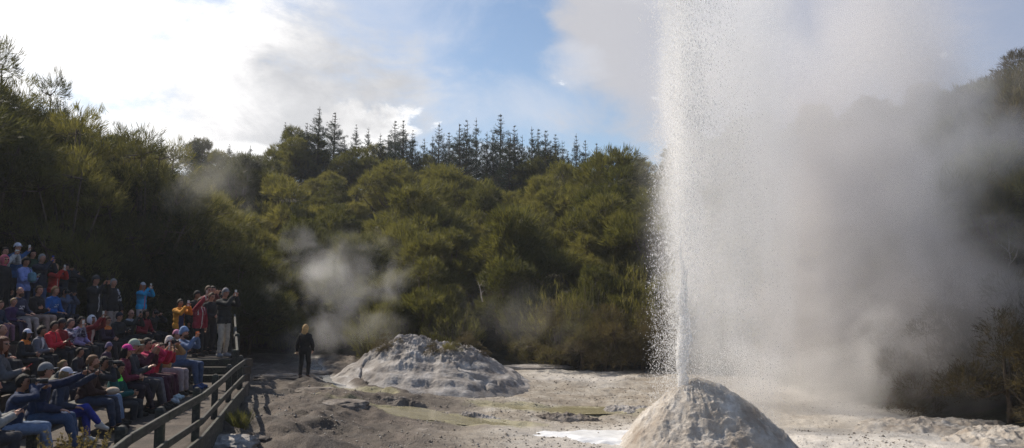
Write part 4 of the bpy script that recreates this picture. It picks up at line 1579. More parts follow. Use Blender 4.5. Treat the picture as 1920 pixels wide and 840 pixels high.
# --- second row
person(6, 645, 1.25, 'low', 'smiling person in glasses and a grey sweater lifting a red phone, second row', (.10, .10, .11), (.025, .025, .03), hair='long', hc=(.12, .04, .02), hold='phone', holdc=(.55, .04, .05), hlabel='red phone held up by the person in glasses and grey sweater', glasses=True, near=True)
person(119, 684, 1.25, 'lap', 'person with a fair ponytail behind the white cap, second row', (.04, .05, .06), (.03, .03, .04), hair='pony', hc=(.27, .17, .08))
person(150, 668, 1.25, 'lap', 'dark-haired person low behind the bearded person', (.03, .03, .035), (.02, .02, .025), hc=BKH, skin='tan')
person(204, 656, 1.25, 'lap', 'person in a purple-grey knitted hat behind the pink cap', (.05, .03, .06), (.02, .02, .025), hc=BKH, hat='beanie', hatc=(.17, .14, .24))
# --- third row
person(4, 618, 2.4, 'lap', 'bald person at the edge of the view behind the person in glasses', (.03, .035, .04), hair='bald', hc=BRH)
person(51, 626, 2.4, 'clasp', 'person in a white cap and black jacket with an orange collar, third row', (.022, .024, .028), hair='long', hc=BKH, hat='cap', hatc=(.66, .66, .78), skin='tan', acc=(.55, .17, .03), accr='collar', near=True, w=.92)
person(79, 620, 2.4, 'clasp', 'black-haired person in an open grey jacket over a white shirt, third row', (.14, .14, .17), hair='curly', hc=BKH, acc=(.60, .60, .62), accr='open', skin='tan', near=True, w=.92)
person(102, 611, 2.4, 'low', 'black-haired person in a bright red jacket with a phone in the lap, third row', (.55, .02, .04), (.02, .02, .025), hc=BKH, skin='tan', hold='phone', holdc=(.2, .2, .2), hlabel='grey phone held low by the person in the bright red jacket', acc=(.10, .03, .04), accr='zip', near=True)
person(116, 607, 2.4, 'lap', 'person in a dark cap and dark red jumper beside the bright red jacket', (.20, .015, .02), hc=BKH, hat='cap', hatc=(.05, .05, .055), skin='brown')
person(133, 606, 2.4, 'phone', 'person with grey hair and patterned purple top holding up a pale phone', (.10, .09, .16), hair='short', hc=(.16, .12, .11), hold='phone', holdc='white', hlabel='pale phone before the face of the person in the patterned purple top', acc=(.30, .30, .38), accr='pattern', lean=.1)
person(153, 602, 2.4, 'lap', 'dark-haired person in a lilac sweater, third row', (.30, .24, .44), hair='short', hc=BKH, skin='tan')
person(172, 600, 2.4, 'high', 'person under a white hood in a dark red jacket holding a phone high', (.20, .02, .025), hair='long', hc=BKH, hat='hood', hatc=(.66, .66, .70), hold='phone', holdc='white', hlabel='white phone held high by the person in the white hood', skin='tan', acc=(.5, .38, .34), accr='open')
person(202, 601, 2.4, 'clasp', 'person in purple sunglasses and an orange scarf with red sleeves, third row', (.035, .02, .04), (.035, .03, .035), hair='short', hc=BRH, glasses=True, acc=(.60, .18, .04), accr='collar')
person(224, 594, 2.4, 'low', 'person in a black and white cap and black jacket checking a camera, third row', BLK, hc=BKH, hat='cap', hatc=(.025, .03, .05), hold='camera', hlabel='camera held low by the person in the black cap', near=True)
person(246, 588, 2.4, 'phone', 'bald person in sunglasses with a dark phone, third row', (.025, .028, .03), hair='bald', hc=BRH, glasses=True, hold='phone', hlabel='dark phone in front of the bald person in sunglasses', acc=(.35, .36, .40), accr='collar')
person(274, 588, 2.4, 'lap', 'long-haired person in a dark red jacket, third row', (.24, .02, .035), hair='long', hc=BKH, skin='tan')
person(291, 586, 2.4, 'camera', 'person in black with camera at the face, end of the third row', BLK, hair='short', hc=BRH, hold='camera', hlabel='small camera of the person in black at the far end of the third row')
# --- standing between third and fourth row
person(180, 526, 3.0, 'phone', 'standing person in a black cap and black jacket with a pale hem photographing', (.022, .023, .026), (.02, .02, .025), hc=BKH, hat='cap', hatc=(.06, .06, .065), acc=(.45, .45, .48), accr='zip', hold='phone', hlabel='dark phone raised by the standing person in the black cap')
person(213, 531, 3.0, 'side', 'grey-haired standing person in a black jersey with silver pattern on the shoulder', (.022, .022, .025), (.36, .30, .27), hair='short', hc=GRH, acc=(.42, .43, .48), accr='shoulder')
person(268, 537, 3.0, 'phone', 'standing person in a bright blue jacket with pink zip and white cap', (.02, .33, .62), (.45, .38, .38), hair='long', hc=(.55, .15, .04), hat='cap', hatc=(.60, .58, .62), acc=(.62, .10, .22), accr='zip', hold='phone', holdc='white', hlabel='white phone held up by the person in the bright blue jacket', w=.9, floor=-1.15)
# --- fourth row
person(2, 571, 3.8, 'lap', 'child in a dark navy top at the edge of the view', (.02, .035, .07), (.20, .11, .15), hc=BRH)
person(26, 566, 3.8, 'lap', 'fair-haired child in a dark purple top, fourth row', (.045, .02, .08), (.04, .03, .06), hair='bun', hc=BLH)
person(38, 547, 3.8, 'lap', 'bald bearded person in a navy sweatshirt with a white print, fourth row', (.030, .036, .075), (.34, .29, .27), hair='bald', hc=BRH, beard=True, acc=(.62, .62, .66), accr='print', w=1.08)
person(74, 544, 3.8, 'arms', 'brown-haired person with folded arms in a black sweater, fourth row', (.022, .020, .022), (.34, .24, .20), hc=BRH)
person(104, 545, 3.8, 'lap', 'fair person in glasses and a royal blue sweatshirt, fourth row', (.012, .10, .34), (.02, .025, .04), hc=(.22, .12, .05), acc=(.35, .45, .58), accr='print', hyaw=-.2)
person(123, 547, 3.8, 'camera', 'person in a grey blue jacket with a camera at the face, fourth row', (.09, .11, .17), (.02, .02, .03), hc=BKH, hold='camera', hlabel='camera at the face of the person in the grey blue jacket', skin='tan')
# --- standing at the back
person(8, 488, 4.65, 'side', 'standing person in a pink hood, sunglasses and long black coat', (.018, .018, .02), (.02, .02, .02), hair='short', hc=BKH, hat='hood', hatc=(.55, .13, .18), glasses=True, hem=-.30)
person(49, 492, 4.65, 'low', 'standing person with short black hair in a periwinkle blue jacket', (.20, .26, .55), (.03, .04, .08), hair='curly', hc=BKH, skin='tan', hold='phone', holdc=(.40, .50, .45), hlabel='pale green phone held by the person in the periwinkle jacket', w=.95)
person(62, 477, 5.4, 'side', 'tall dark-haired person in a dark green jacket at the back of the crowd', (.018, .045, .028), hc=BKH)
person(79, 485, 4.65, 'phone', 'standing person in glasses and a navy sweater holding a blue phone', (.020, .025, .045), (.06, .09, .18), hc=GRH, hold='phone', holdc=(.05, .09, .35), hlabel='blue phone held up by the person in glasses and navy sweater', w=1.06)
person(33, 465, 5.4, 'one', 'person in a white cap and blue jacket at the very back of the crowd', (.03, .09, .22), hc=BRH, hat='cap', hatc=(.66, .66, .76), hold='phone', holdc='white', hlabel='white phone lifted by the person in the white cap at the very back')
person(10, 472, 5.4, 'phone', 'dark-haired person in a pale checked jacket behind the pink hood', (.34, .34, .35), hc=BKH, hold='phone', holdc='white', wide=True, hlabel='wide pale phone held up behind the pink hood', acc=(.5, .5, .52), accr='pattern')
person(104, 504, 4.65, 'phone', 'fair-haired standing person in a red jacket', (.45, .035, .03), (.05, .03, .03), hair='long', hc=BLH, hold='phone', holdc='white', hlabel='pale phone held up by the fair-haired person in red', w=.9, size=.93, acc=(.62, .42, .38), accr='zip')
person(124, 507, 4.65, 'camera', 'dark-haired standing person in a dark jacket with hands at the face', (.025, .03, .045), hc=BKH, skin='tan', size=.95)
person(137, 511, 4.65, 'camera', 'standing person in a black cap and black jacket with a camera and raised elbow', BLK, JEAN, hc=BKH, hat='cap', hatc=(.09, .08, .06), hold='camera', hlabel='camera of the standing person in black with the raised elbow', size=.95)
# --- on the platform
person(338, 573, ('Y', 21.9), 'phone', 'person in a yellow and navy jacket photographing from the platform', (.62, .27, .03), (.025, .03, .05), hc=BKH, skin='tan', acc=(.03, .05, .13), accr='vest', hold='phone', holdc='white', hlabel='pale phone of the person in the yellow and navy jacket', w=.95, size=.90, puff=.02)
person(376, 567, ('Y', 21.7), 'onehigh', 'dark-haired person in a dark red jacket with white trim on the platform', (.27, .02, .04), (.02, .02, .024), hc=BKH, acc=(.55, .5, .5), accr='trim', hold='phone', holdc=(.5, .35, .3), hlabel='pinkish phone raised by the person in the dark red jacket', w=.98, size=.92)
person(370, 554, ('Y', 23.0), 'side', 'person in a black cap and black jacket behind the dark red jacket', BLK, hc=BKH, hat='cap', hatc=(.03, .03, .032), skin='tan')
person(397, 557, ('Y', 22.6), 'clasp', 'person in dark glasses and black clothes with folded hands on the platform', BLK, hc=BRH, glasses=True)
person(391, 544, ('Y', 23.8), 'phone', 'tall person in sunglasses at the back of the platform group', (.10, .02, .025), hc=BRH, glasses=True)
person(399, 540, ('Y', 24.3), 'phone', 'dark-haired person at the back of the platform holding a dark phone', (.03, .03, .04), hc=BKH, hold='phone', hlabel='dark phone over the heads of the platform group')
person(423, 550, ('Y', 21.7), 'phone', 'person in a grey cap, black fleece and beige trousers at the handrail', (.020, .022, .024), (.46, .40, .33), hc=GRH, hat='cap', hatc=(.22, .21, .22), hold='phone', holdc='white', hlabel='white phone of the person in the grey cap at the handrail', near=True, w=1.08, shoes=(.28, .28, .30), puff=.018)
# --- the walking woman
pw = at(573, 616, 23.9)
gz = tz(pw.x, pw.y)
person(573, 616, ('Y', 23.9), 'walk', 'fair-haired person in black clothes walking alone over the clearing', (.012, .012, .013), (.012, .012, .013), hair='long', hc=(.58, .36, .15), near=True, yaw=82, hyaw=-.1, hpitch=0.0, size=(pw.z - gz) / 1.595, floor=gz - CAMZ, w=.88, stride=.13, hold='paper', holdc=(.30, .24, .16), hlabel='small folded cloth in the hand of the walking person in black', group='guide walking on the clearing', hem=-.14, shoes=(.05, .035, .03))
finish_people()


def bag(px, py, Yd, size, c, label, rz=0.4):
    e = empty('bag', at(px, py, Yd), label, 'bag', None, rz)
    v, f = ellip((0, 0, 0), np.eye(3), size, 20, 14, lambda d: np.sign(d) * np.abs(d) ** .6 * np.array(size) * (1 + .08 * fbm(d * 3, 3, 4))[:, None])
    mesh_np('pouch', v, f, cloth(c), e)
    b = MB()
    b.tube([(-size[0] * .8, 0, size[2] * .8), (-size[0] * .3, -.05, size[2] * 1.9), (size[0] * .3, -.05, size[2] * 1.9), (size[0] * .8, 0, size[2] * .8)], [.009] * 4, 6)
    b.build('strap', cloth(tuple(x * .6 for x in c)), e, smooth=True)


bag(8, 804, 10.1, (.17, .11, .10), (.01, .28, .42), 'bright turquoise bag on the lap at the near end of the front row', .2)
bag(60, 520, 20.0, (.17, .08, .13), (.12, .25, .33), 'grey teal shoulder bag against the periwinkle jacket', -.8)

# ------------------------------------------------------------------ vegetation
m_kan = leaf_mat('kanuka_leaves', [(.024, .029, .012), (.068, .070, .023), (.124, .118, .040), (.185, .165, .068)], .42)
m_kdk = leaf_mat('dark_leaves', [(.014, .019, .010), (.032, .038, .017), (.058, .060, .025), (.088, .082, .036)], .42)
m_brn = leaf_mat('brown_leaves', [(.035, .026, .016), (.065, .050, .028), (.095, .080, .045), (.08, .085, .03)], .35)
m_pine = leaf_mat('pine_needles', [(.014, .022, .017), (.022, .034, .024), (.034, .046, .030)], .25)
m_bark = simple('bark', (.10, .075, .055), .9, .4, 9, .6, 30)
m_pale = simple('pale_wood', (.42, .38, .33), .8, .25, 12, .4, 40)
m_dry = leaf_mat('dry_grass_blades', [(.09, .07, .03), (.15, .12, .06), (.22, .18, .10)], .3)
m_grn = leaf_mat('green_grass_blades', [(.04, .05, .015), (.07, .085, .03), (.12, .11, .04)], .4)


def blades(P, Nn, nb, r, L=(.12, .30), W=(.012, .028), spread=.55, up=.5, off=.12):
    """triangular blades fanned round each tuft point P with outward normal Nn"""
    n = len(P)
    p = np.repeat(P, nb, 0) + r.normal(0, off, (n * nb, 3))
    tuft_ = Nn + r.normal(0, spread * .75, (n, 3))
    d = np.repeat(tuft_, nb, 0) + r.normal(0, spread * .6, (n * nb, 3)) + np.array([0, 0, up])
    d /= np.linalg.norm(d, axis=1, keepdims=True)
    s = np.cross(d, r.normal(0, 1, (n * nb, 3)))
    s /= np.linalg.norm(s, axis=1, keepdims=True) + 1e-9
    ln = r.uniform(L[0], L[1], (n * nb, 1)); w = r.uniform(W[0], W[1], (n * nb, 1))
    a = p - s * w * .5
    b = p + s * w * .5 + d * ln * .35
    c = p + d * ln
    V = np.stack([a, b, c], 1).reshape(-1, 3)
    return V, np.arange(len(V)).reshape(-1, 3)


def sph(n, r):
    d = r.normal(0, 1, (n, 3))
    return d / np.linalg.norm(d, axis=1, keepdims=True)


def kanuka(seed, H=4.6, W=2.1, lobes=11, tufts=120, nb=16, trunk_frac=.35, flat=.75, Lb=(.12, .30), Wb=(.014, .032), open_=0.0, off=.07):
    """meshes (trunk, crown) of one bushy tree of height H and half width W, foot at the origin"""
    r = np.random.default_rng(seed)
    mb = MB()
    top = np.array([r.normal(0, .12) * W, r.normal(0, .12) * W, H * .72])
    tp = [np.array([0, 0, -.5]), np.array([r.normal(0, .1), r.normal(0, .1), H * .2]), np.array([top[0] * .6, top[1] * .6, H * .45]), top]
    r0 = .035 * H ** .9
    mb.tube(tp, [r0, r0 * .8, r0 * .55, r0 * .2], 6)
    P, Nn = [], []
    for k in range(lobes):
        a = 2 * np.pi * (k * .382 + r.random() * .1)
        f = r.random() ** .6
        zc = trunk_frac + (1 - trunk_frac) * (r.random() ** .8) * (1 - .35 * f)
        rr = W * f * (.85 if zc < .75 else .6)
        c = np.array([math.cos(a) * rr, math.sin(a) * rr, H * (zc - .08)])
        if k == 0: c = np.array([top[0], top[1], H * .86])
        lr = W * r.uniform(.32, .52) * (1 - .25 * zc)
        base = tp[1] + (tp[2] - tp[1]) * r.random()
        mid = (base + c) / 2 + np.array([0, 0, -.08 * H * f])
        mb.tube([base, mid, c + np.array([0, 0, lr * .2])], [r0 * .45, r0 * .3, r0 * .1], 5)
        nt = int(tufts * (lr / (W * .42)) ** 2)
        d = sph(nt, r)
        d = d[d[:, 2] > -.25]
        k_ = 1 + .55 * fbm(d * 3.0 + k * 3.3, 3, seed + k)
        rad = lr * k_ * r.uniform(.78 - open_, 1.05, len(d))
        pp = c + d * rad[:, None] * np.array([1, 1, flat])
        P.append(pp)
        Nn.append(d * np.array([1, 1, .8]))
        for q in range(3):
            e = pp[r.integers(len(pp))]
            mb.tube([c, (c + e) / 2 + r.normal(0, .04, 3), e], [r0 * .12, r0 * .08, r0 * .03], 4)
    P = np.concatenate(P); Nn = np.concatenate(Nn)
    V, Fq = blades(P, Nn, nb, r, Lb, Wb, off=off, up=.6)
    return mb, V, Fq


def pine(seed, H=9.0):
    r = np.random.default_rng(seed)
    mb = MB()
    mb.tube([(0, 0, -.5), (r.normal(0, .05), 0, H * .5), (r.normal(0, .1), r.normal(0, .1), H * .99)], [.16, .10, .02], 6)
    P, Nn = [], []
    z = H * .12
    while z < H * .985:
        f = z / H
        rad = H * .40 * (1 - f) ** .95 * r.uniform(.7, 1.15) + .03
        nbn = int(5 + 3 * (1 - f))
        a0 = r.random() * 6.28
        for k in range(nbn):
            if r.random() < .2: continue
            a = a0 + k * 2 * np.pi / nbn + r.normal(0, .2)
            L = rad * r.uniform(.6, 1.15)
            e = np.array([math.cos(a) * L, math.sin(a) * L, z + L * r.uniform(.05, .45)])
            b = np.array([0, 0, z - .05])
            mb.tube([b, (b + e) / 2 - np.array([0, 0, .05 * L]), e], [.03, .02, .008], 4)
            m = max(3, int(L / .16))
            t = np.linspace(.2, 1, m)[:, None]
            pts = b + (e - b) * t + r.normal(0, .04 + .05 * (1 - f), (m, 3))
            P.append(pts); Nn.append(np.tile((e - b) / np.linalg.norm(e - b), (m, 1)) * .7)
        z += H * .030 * r.uniform(.6, 1.6)
    P = np.concatenate(P); Nn = np.concatenate(Nn)
    hi = P[:, 2] > H * .86
    V, Fq = blades(P[~hi], Nn[~hi], 22, r, (.10, .30), (.018, .040), .6, .25, .07)
    V2_, F2_ = blades(P[hi], Nn[hi], 10, r, (.05, .14), (.012, .025), .4, .6, .025)
    F2_ = F2_ + len(V)
    V = np.concatenate([V, V2_]); Fq = np.concatenate([Fq, F2_])
    return mb, V, Fq


def grass_tree_mesh(seed, H, W, n):
    """feathery upright shrub: stems fanning from the ground with blades all along"""
    r = np.random.default_rng(seed)
    mb = MB()
    P, Nn = [], []
    for k in range(n):
        a = r.random() * 6.28
        rr = W * r.random() ** .6
        e = np.array([math.cos(a) * rr, math.sin(a) * rr, H * (1 - .45 * (rr / W) ** 2) * r.uniform(.7, 1.1)])
        b = np.array([math.cos(a) * rr * .25, math.sin(a) * rr * .25, -.1])
        m1 = (b + e) / 2 + np.array([0, 0, .1 * H])
        mb.tube([b, m1, e], [.014, .009, .003], 4)
        t = np.linspace(.2, 1, 12)[:, None]
        pts = b * (1 - t) ** 2 + 2 * m1 * t * (1 - t) + e * t ** 2
        P.append(pts); Nn.append(np.tile((e - m1) / np.linalg.norm(e - m1), (12, 1)))
    P = np.concatenate(P); Nn = np.concatenate(Nn)
    V, Fq = blades(P, Nn, 9, r, (.08, .22), (.008, .02), .4, .35, .05)
    return mb, V, Fq


def proto(kind, gen, lm):
    mb, V, Fq = gen
    return (mesh_np_data(mb, kind), V, Fq, lm)


PROT = {}


def make_proto(key, gen, lm, bark=m_bark):
    mb, V, Fq = gen
    tr = mb.build('trunk', bark, smooth=True)
    cr = mesh_np('crown', V, Fq, lm, smooth=False)
    col.objects.unlink(tr); col.objects.unlink(cr)
    PROT[key] = (tr.data, cr.data)
    bpy.data.objects.remove(tr); bpy.data.objects.remove(cr)


for s in range(6):
    make_proto('kan%d' % s, kanuka(100 + s, 4.6, 2.2 + .15 * (s % 3), 14, 230, 17, .35, .75, (.16, .42), (.020, .042)), m_kan)
for s in range(3):
    make_proto('brn%d' % s, kanuka(140 + s, 2.6, 1.5, 10, 110, 18, .12, .8, (.08, .22), (.010, .024)), m_brn)
for s in range(4):
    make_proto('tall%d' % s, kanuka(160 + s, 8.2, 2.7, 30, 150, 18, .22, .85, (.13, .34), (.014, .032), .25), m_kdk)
for s in range(5):
    make_proto('pine%d' % s, pine(180 + s, 9.0), m_pine)
for s in range(3):
    make_proto('fea%d' % s, grass_tree_mesh(200 + s, 1.7, 1.0, 75), m_kan)

NT = [0]


def plant(name, key, x, y, sc, rz, label, cat, group, zoff=0.0, lm=None, squash=1.0, z=None):
    zz = (tz(x, y) if z is None else z) - .05 + zoff
    o = empty(name, (x, y, zz), label, cat, group, rz)
    o.scale = (sc, sc, sc * squash)
    for nm, me in zip(('trunk', 'crown'), PROT[key]):
        c = bpy.data.objects.new(nm, me)
        col.objects.link(c)
        c.parent = o
        if lm is not None and nm == 'crown':
            c.material_slots[0].link = 'OBJECT'
            c.material_slots[0].material = lm
    NT[0] += 1
    return o


# hillside trees, jittered grid over what the camera can see
rt = np.random.default_rng(42)
hill = []
row = 0
y = 27.0
while y < 66:
    st = 3.25 + .022 * (y - 27) * 1.6
    x = -0.72 * y - 4
    while x < .70 * y + 4:
        xx, yy = x + rt.uniform(-.9, .9) + (row % 2) * st / 2, y + rt.uniform(-.9, .9)
        dd = float(poly_dist(np.array([xx]), np.array([yy]), CLEAR)[0])
        if dd > 1.1: hill.append((xx, yy, dd))
        x += st
    y += st * .9
    row += 1


def proj(x, y, z):
    v = Vector((x, y, z - CAMZ))
    fx = v.x
    fy = v.y * math.cos(TH) + v.z * math.sin(TH)
    fz = -v.y * math.sin(TH) + v.z * math.cos(TH)
    return 960 + F * fx / fy, 420 - F * fz / fy


GH = 'kanuka trees massed on the hillside'
for i, (x, y, dd) in enumerate(hill):
    px, py = proj(x, y, tz(x, y) + 3)
    if px < -160 or px > 2080: continue
    if px < 420 and y < 37: continue
    if dd > 33 and px > 900 and rt.random() < .4: continue
    if px < 470 and rt.random() < .35: continue
    sc = rt.choice([.7, .85, 1.0, 1.15, 1.25]) * rt.uniform(.9, 1.1) * (1.0 if dd < 24 else .8) * (.8 if dd < 4 else 1.0)
    right = px > 1480
    left = px < 560
    lab = ('dim brown green tree on the steamy bank beyond the geyser' if right else
           'dark green kanuka tree on the hillside above the crowd' if left else
           'olive green kanuka tree with sunlit feathery top on the hillside behind the clearing')
    grp = ('trees on the bank behind the steam' if right else 'dark kanuka trees above the crowd' if left else GH)
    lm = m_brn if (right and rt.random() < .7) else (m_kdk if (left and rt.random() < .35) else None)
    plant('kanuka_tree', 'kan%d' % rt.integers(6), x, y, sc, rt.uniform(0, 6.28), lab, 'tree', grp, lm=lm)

# tall trees behind and beside the crowd (they shade it)
TALL = [(22, 66, 28.5, .80, 0), (-70, 60, 26.5, 1.1, 1), (98, 122, 30.0, .72, 2), (150, 200, 28.5, .95, 3), (210, 225, 30.0, 1.0, 0), (265, 245, 29.0, .95, 1),
        (318, 255, 31.0, .95, 2), (300, 320, 30.5, .86, 3), (180, 330, 28.5, .85, 1), (60, 290, 28.0, .8, 2), (370, 330, 33.0, .85, 0), (225, 400, 29.6, .72, 2),
        (345, 420, 31, .68, 3), (120, 400, 27.4, .72, 3), (10, 380, 26.6, .8, 0), (420, 420, 33.5, .62, 1),
        (40, 150, 27.0, 1.0, 3), (-20, 130, 25.5, 1.0, 2), (125, 190, 26.6, .9, 0), (235, 262, 31, .9, 2), (180, 250, 29.5, .9, 3), (290, 275, 33, .85, 0), (70, 210, 29.0, .95, 1)]
for i, (px, py, Yd, sc, k) in enumerate(TALL):
    p = at(px, py, Yd)
    zt = tz(p.x, p.y)
    H = 8.2
    s = (p.z - zt) / (H * .97)
    w = min(1.25, max(.62, sc))
    o = plant('tall_tree', 'tall%d' % k, p.x, p.y, w, i * 1.3, lm=(m_kan if i % 5 in (1, 3) else None), label='tall dark kanuka tree in the stand rising behind the seated crowd', cat='tree', group='tall dark trees behind the crowd', squash=s / w)
tag([o for o in col.objects if o.name.startswith('tall_tree')][0], 'tallest tree of the stand behind the crowd, its feathery top against white cloud')
# off to the side, the rest of that stand shades the seats
for i, (x, y, s) in enumerate([(-17.5, 17.5, 1.25), (-17.8, 13.8, 1.3), (-18.0, 21.5, 1.25), (-20, 24.5, 1.3), (-16.2, 9.6, 1.2)]):
    plant('tall_tree', 'tall%d' % (i % 4), x, y, s, i * 2.1, 'tall dark kanuka tree in the stand rising behind the seated crowd', 'tree', 'tall dark trees behind the crowd')

# understorey that closes the dark gap behind the seats
for i, (px, py, Yd, s) in enumerate([(20, 440, 26.3, 1.0), (90, 460, 27, 1.0), (150, 470, 27.5, 1.05), (210, 470, 29.2, 1.0), (265, 480, 30, 1.0), (320, 480, 30.6, 1.0), (375, 500, 28.5, .95),
                                     (430, 520, 30.5, .95), (470, 560, 32.5, .75), (510, 600, 36, .6), (400, 440, 31.5, 1.0), (455, 470, 34.5, 1.0), (-40, 430, 25.5, 1.1), (560, 600, 36.2, .6), (615, 590, 36.0, .7)]):
    p = at(px, py, Yd)
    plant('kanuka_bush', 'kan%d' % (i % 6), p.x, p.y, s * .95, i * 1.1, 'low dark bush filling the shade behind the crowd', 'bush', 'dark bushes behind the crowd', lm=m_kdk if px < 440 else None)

# ridge pines: top px, top py
PINES = [(365, 258), (535, 236), (548, 238), (598, 210), (628, 207), (575, 240), (668, 234), (690, 242), (714, 256), (742, 224), (757, 238), (775, 240), (812, 262), (824, 228), (842, 252), (862, 240),
         (874, 222), (893, 232), (912, 240), (938, 225), (955, 250), (965, 240), (978, 258), (998, 234), (1010, 252), (1024, 240), (1042, 262), (1056, 262), (1080, 255), (1097, 268), (1118, 268), (430, 278),
         (470, 272), (410, 284), (1200, 285), (645, 262), (730, 258), (795, 258), (925, 258), (1065, 280)]
for i, (px, py) in enumerate(PINES):
    Yd = 62 + (i * 7 % 5) * 1.6
    p = at(px, py - 6, Yd)
    zt = tz(p.x, p.y)
    s = (p.z - zt) / 9.0
    lab, grp = 'dark pine on the ridge skyline, one of a close row', 'pines along the ridge skyline'
    if i == 3: lab, grp = 'wide pine on the ridge beside the tallest narrow one, left of the small white cloud', None
    if i == 4: lab, grp = 'narrow tall pine on the ridge just beside the small white cloud', None
    if i == 0: lab, grp = 'small lone pine tip above the trees behind the crowd', None
    s *= 1 + .05 * math.sin(i * 2.7)
    plant('pine_tree', 'pine%d' % (i % 5), p.x, p.y, s * (.85 + .2 * math.sin(i * 5.1)), i * 1.7, lab, 'pine', grp, squash=1 / (.85 + .2 * math.sin(i * 5.1)))
for i, (px, py, Yd) in enumerate([(1768, 180, 58), (1812, 186, 57), (1842, 166, 56), (1862, 168, 58), (1880, 162, 57), (1905, 140, 52), (1925, 150, 54), (1790, 200, 60), (1850, 190, 54)]):
    p = at(px, py, Yd)
    s = (p.z - tz(p.x, p.y)) / 9.0
    plant('pine_tree', 'pine%d' % (i % 3), p.x, p.y, max(.4, min(s, 1.1)), i * 1.7, 'pine on the ridge above the steamy bank', 'pine', 'pines above the steamy bank', squash=s / max(.4, min(s, 1.1)))

# brown bushes along the foot of the hill
FB = [(700, 668, .8), (735, 662, .9), (985, 690, .8), (1015, 695, .9), (1050, 697, 1.0), (1090, 700, 1.05), (1130, 703, 1.0), (1165, 705, .95), (1205, 706, .9), (960, 685, .8), (930, 680, .8), (900, 680, .75),
      (1240, 708, .9), (1275, 710, 1.0), (840, 675, .7), (780, 668, .7)]
for i, (px, py, s) in enumerate(FB):
    p = at_z(px, py - 6, .42)
    p.y = max(p.y, 28.6)
    p = at(px, py, p.y + .6)
    plant('heath_bush', 'brn%d' % (i % 3), p.x, p.y, s * .92, i * 1.9, 'low brown heath bush at the foot of the hillside', 'bush', 'brown heath bushes at the foot of the hill')
for i, (px, py, s) in enumerate([(1050, 610, 1.25), (1110, 590, 1.3), (1180, 570, 1.4), (1180, 640, 1.2), (620, 640, 1.0), (650, 655, .9), (700, 620, 1.0), (590, 648, .9), (980, 620, 1.2), (530, 655, .9), (490, 655, .9), (760, 610, 1.0), (850, 600, 1.0)]):
    Yd = 31.2 + (i % 3) * .8 if px > 680 else 35.5
    p = at(px, py, Yd)
    plant('feathery_shrub', 'fea%d' % (i % 3), p.x, p.y, s * 1.3, i * 1.9, 'feathery upright shrub at the edge of the clearing', 'shrub', 'feathery shrubs at the edge of the clearing')
# bushes on the bank at the right, near
for i, (x, y, s) in enumerate([(10.9, 20.5, .9), (11.4, 18.6, .95), (11.9, 16.8, .9), (12.6, 19.8, 1.2), (13.2, 17.5, 1.2), (12.2, 22.5, 1.2), (14.4, 20.6, 1.4), (15.2, 18, 1.4), (13.6, 23.8, 1.4), (10.7, 23.9, 1.0), (16.5, 22.5, 1.5),
                               (11.0, 26.2, 1.2), (13.4, 27.2, 1.3), (18, 25.5, 1.5), (16, 28, 1.5)]):
    plant('heath_bush', 'brn%d' % (i % 3), x, y, s, i * 1.9, 'brown green bush on the steep bank behind the steam', 'bush', 'bushes on the steamy bank')

# little plants on the mound
def mound_z(x, y):
    dg = bpy.context.evaluated_depsgraph_get()
    hit, loc, *_ = mound.ray_cast(Vector((x, y, 30)), Vector((0, 0, -1)))
    return loc.z if hit else tz(x, y)


bpy.context.view_layer.update()
for i, (px, py, Yd, s, lab, key) in enumerate([(727, 665, 24.2, .30, 'round dark bushy plant on the shoulder of the mound', 'brn0'), (815, 672, 24.0, .24, 'small mossy plant in the crack of the mound', 'brn1'),
                                               (840, 655, 24.6, .22, 'yellowish tuft halfway along the crest of the mound', 'fea0'), (872, 652, 25.0, .30, 'wide low dark plant on the far shoulder of the mound', 'brn2'),
                                               (850, 668, 24.0, .20, 'yellow green plant below the crest of the mound', 'brn1'), (905, 664, 25.1, .17, 'last small brown tuft down the slope of the mound', 'brn0')]):
    p = at(px, py, Yd)
    plant('mound_plant', key, p.x, p.y, s, i, lab, 'plant', None, z=mound_z(p.x, p.y), squash=.7)

# bare pale snags in the hillside
def snag(px, py, Yd, H, seed, label, tilt=0.0):
    r = np.random.default_rng(seed)
    mb = MB()

    def br(p, d, L, rad, dep):
        pts = [p]
        rr = [rad]
        for k in range(4):
            d = d + r.normal(0, .22, 3); d /= np.linalg.norm(d)
            p = p + d * L / 4
            pts.append(p); rr.append(rad * (1 - .2 * (k + 1)))
        mb.tube(pts, rr, 5)
        if dep:
            for k in range(3):
                j = r.integers(1, 5)
                br(pts[j], d + r.normal(0, .7, 3), L * .55, rr[j] * .6, dep - 1)
    br(np.zeros(3), np.array([tilt, 0, 1.0]), H, .03, 2)
    p = at(px, py, Yd)
    o = mb.build('bare_branch', m_pale, smooth=True, loc=p)
    return tag(o, label, 'dead branch')


snag(905, 566, 29.2, .8, 41, 'bare pale dead branch standing above the brown bushes behind the mound')
snag(1845, 430, 30, 2.2, 6, 'long pale dead branch hanging over the steamy bank', -.3)
snag(1893, 512, 24, 1.1, 8, 'short crooked pale dead branch on the steamy bank', .2)


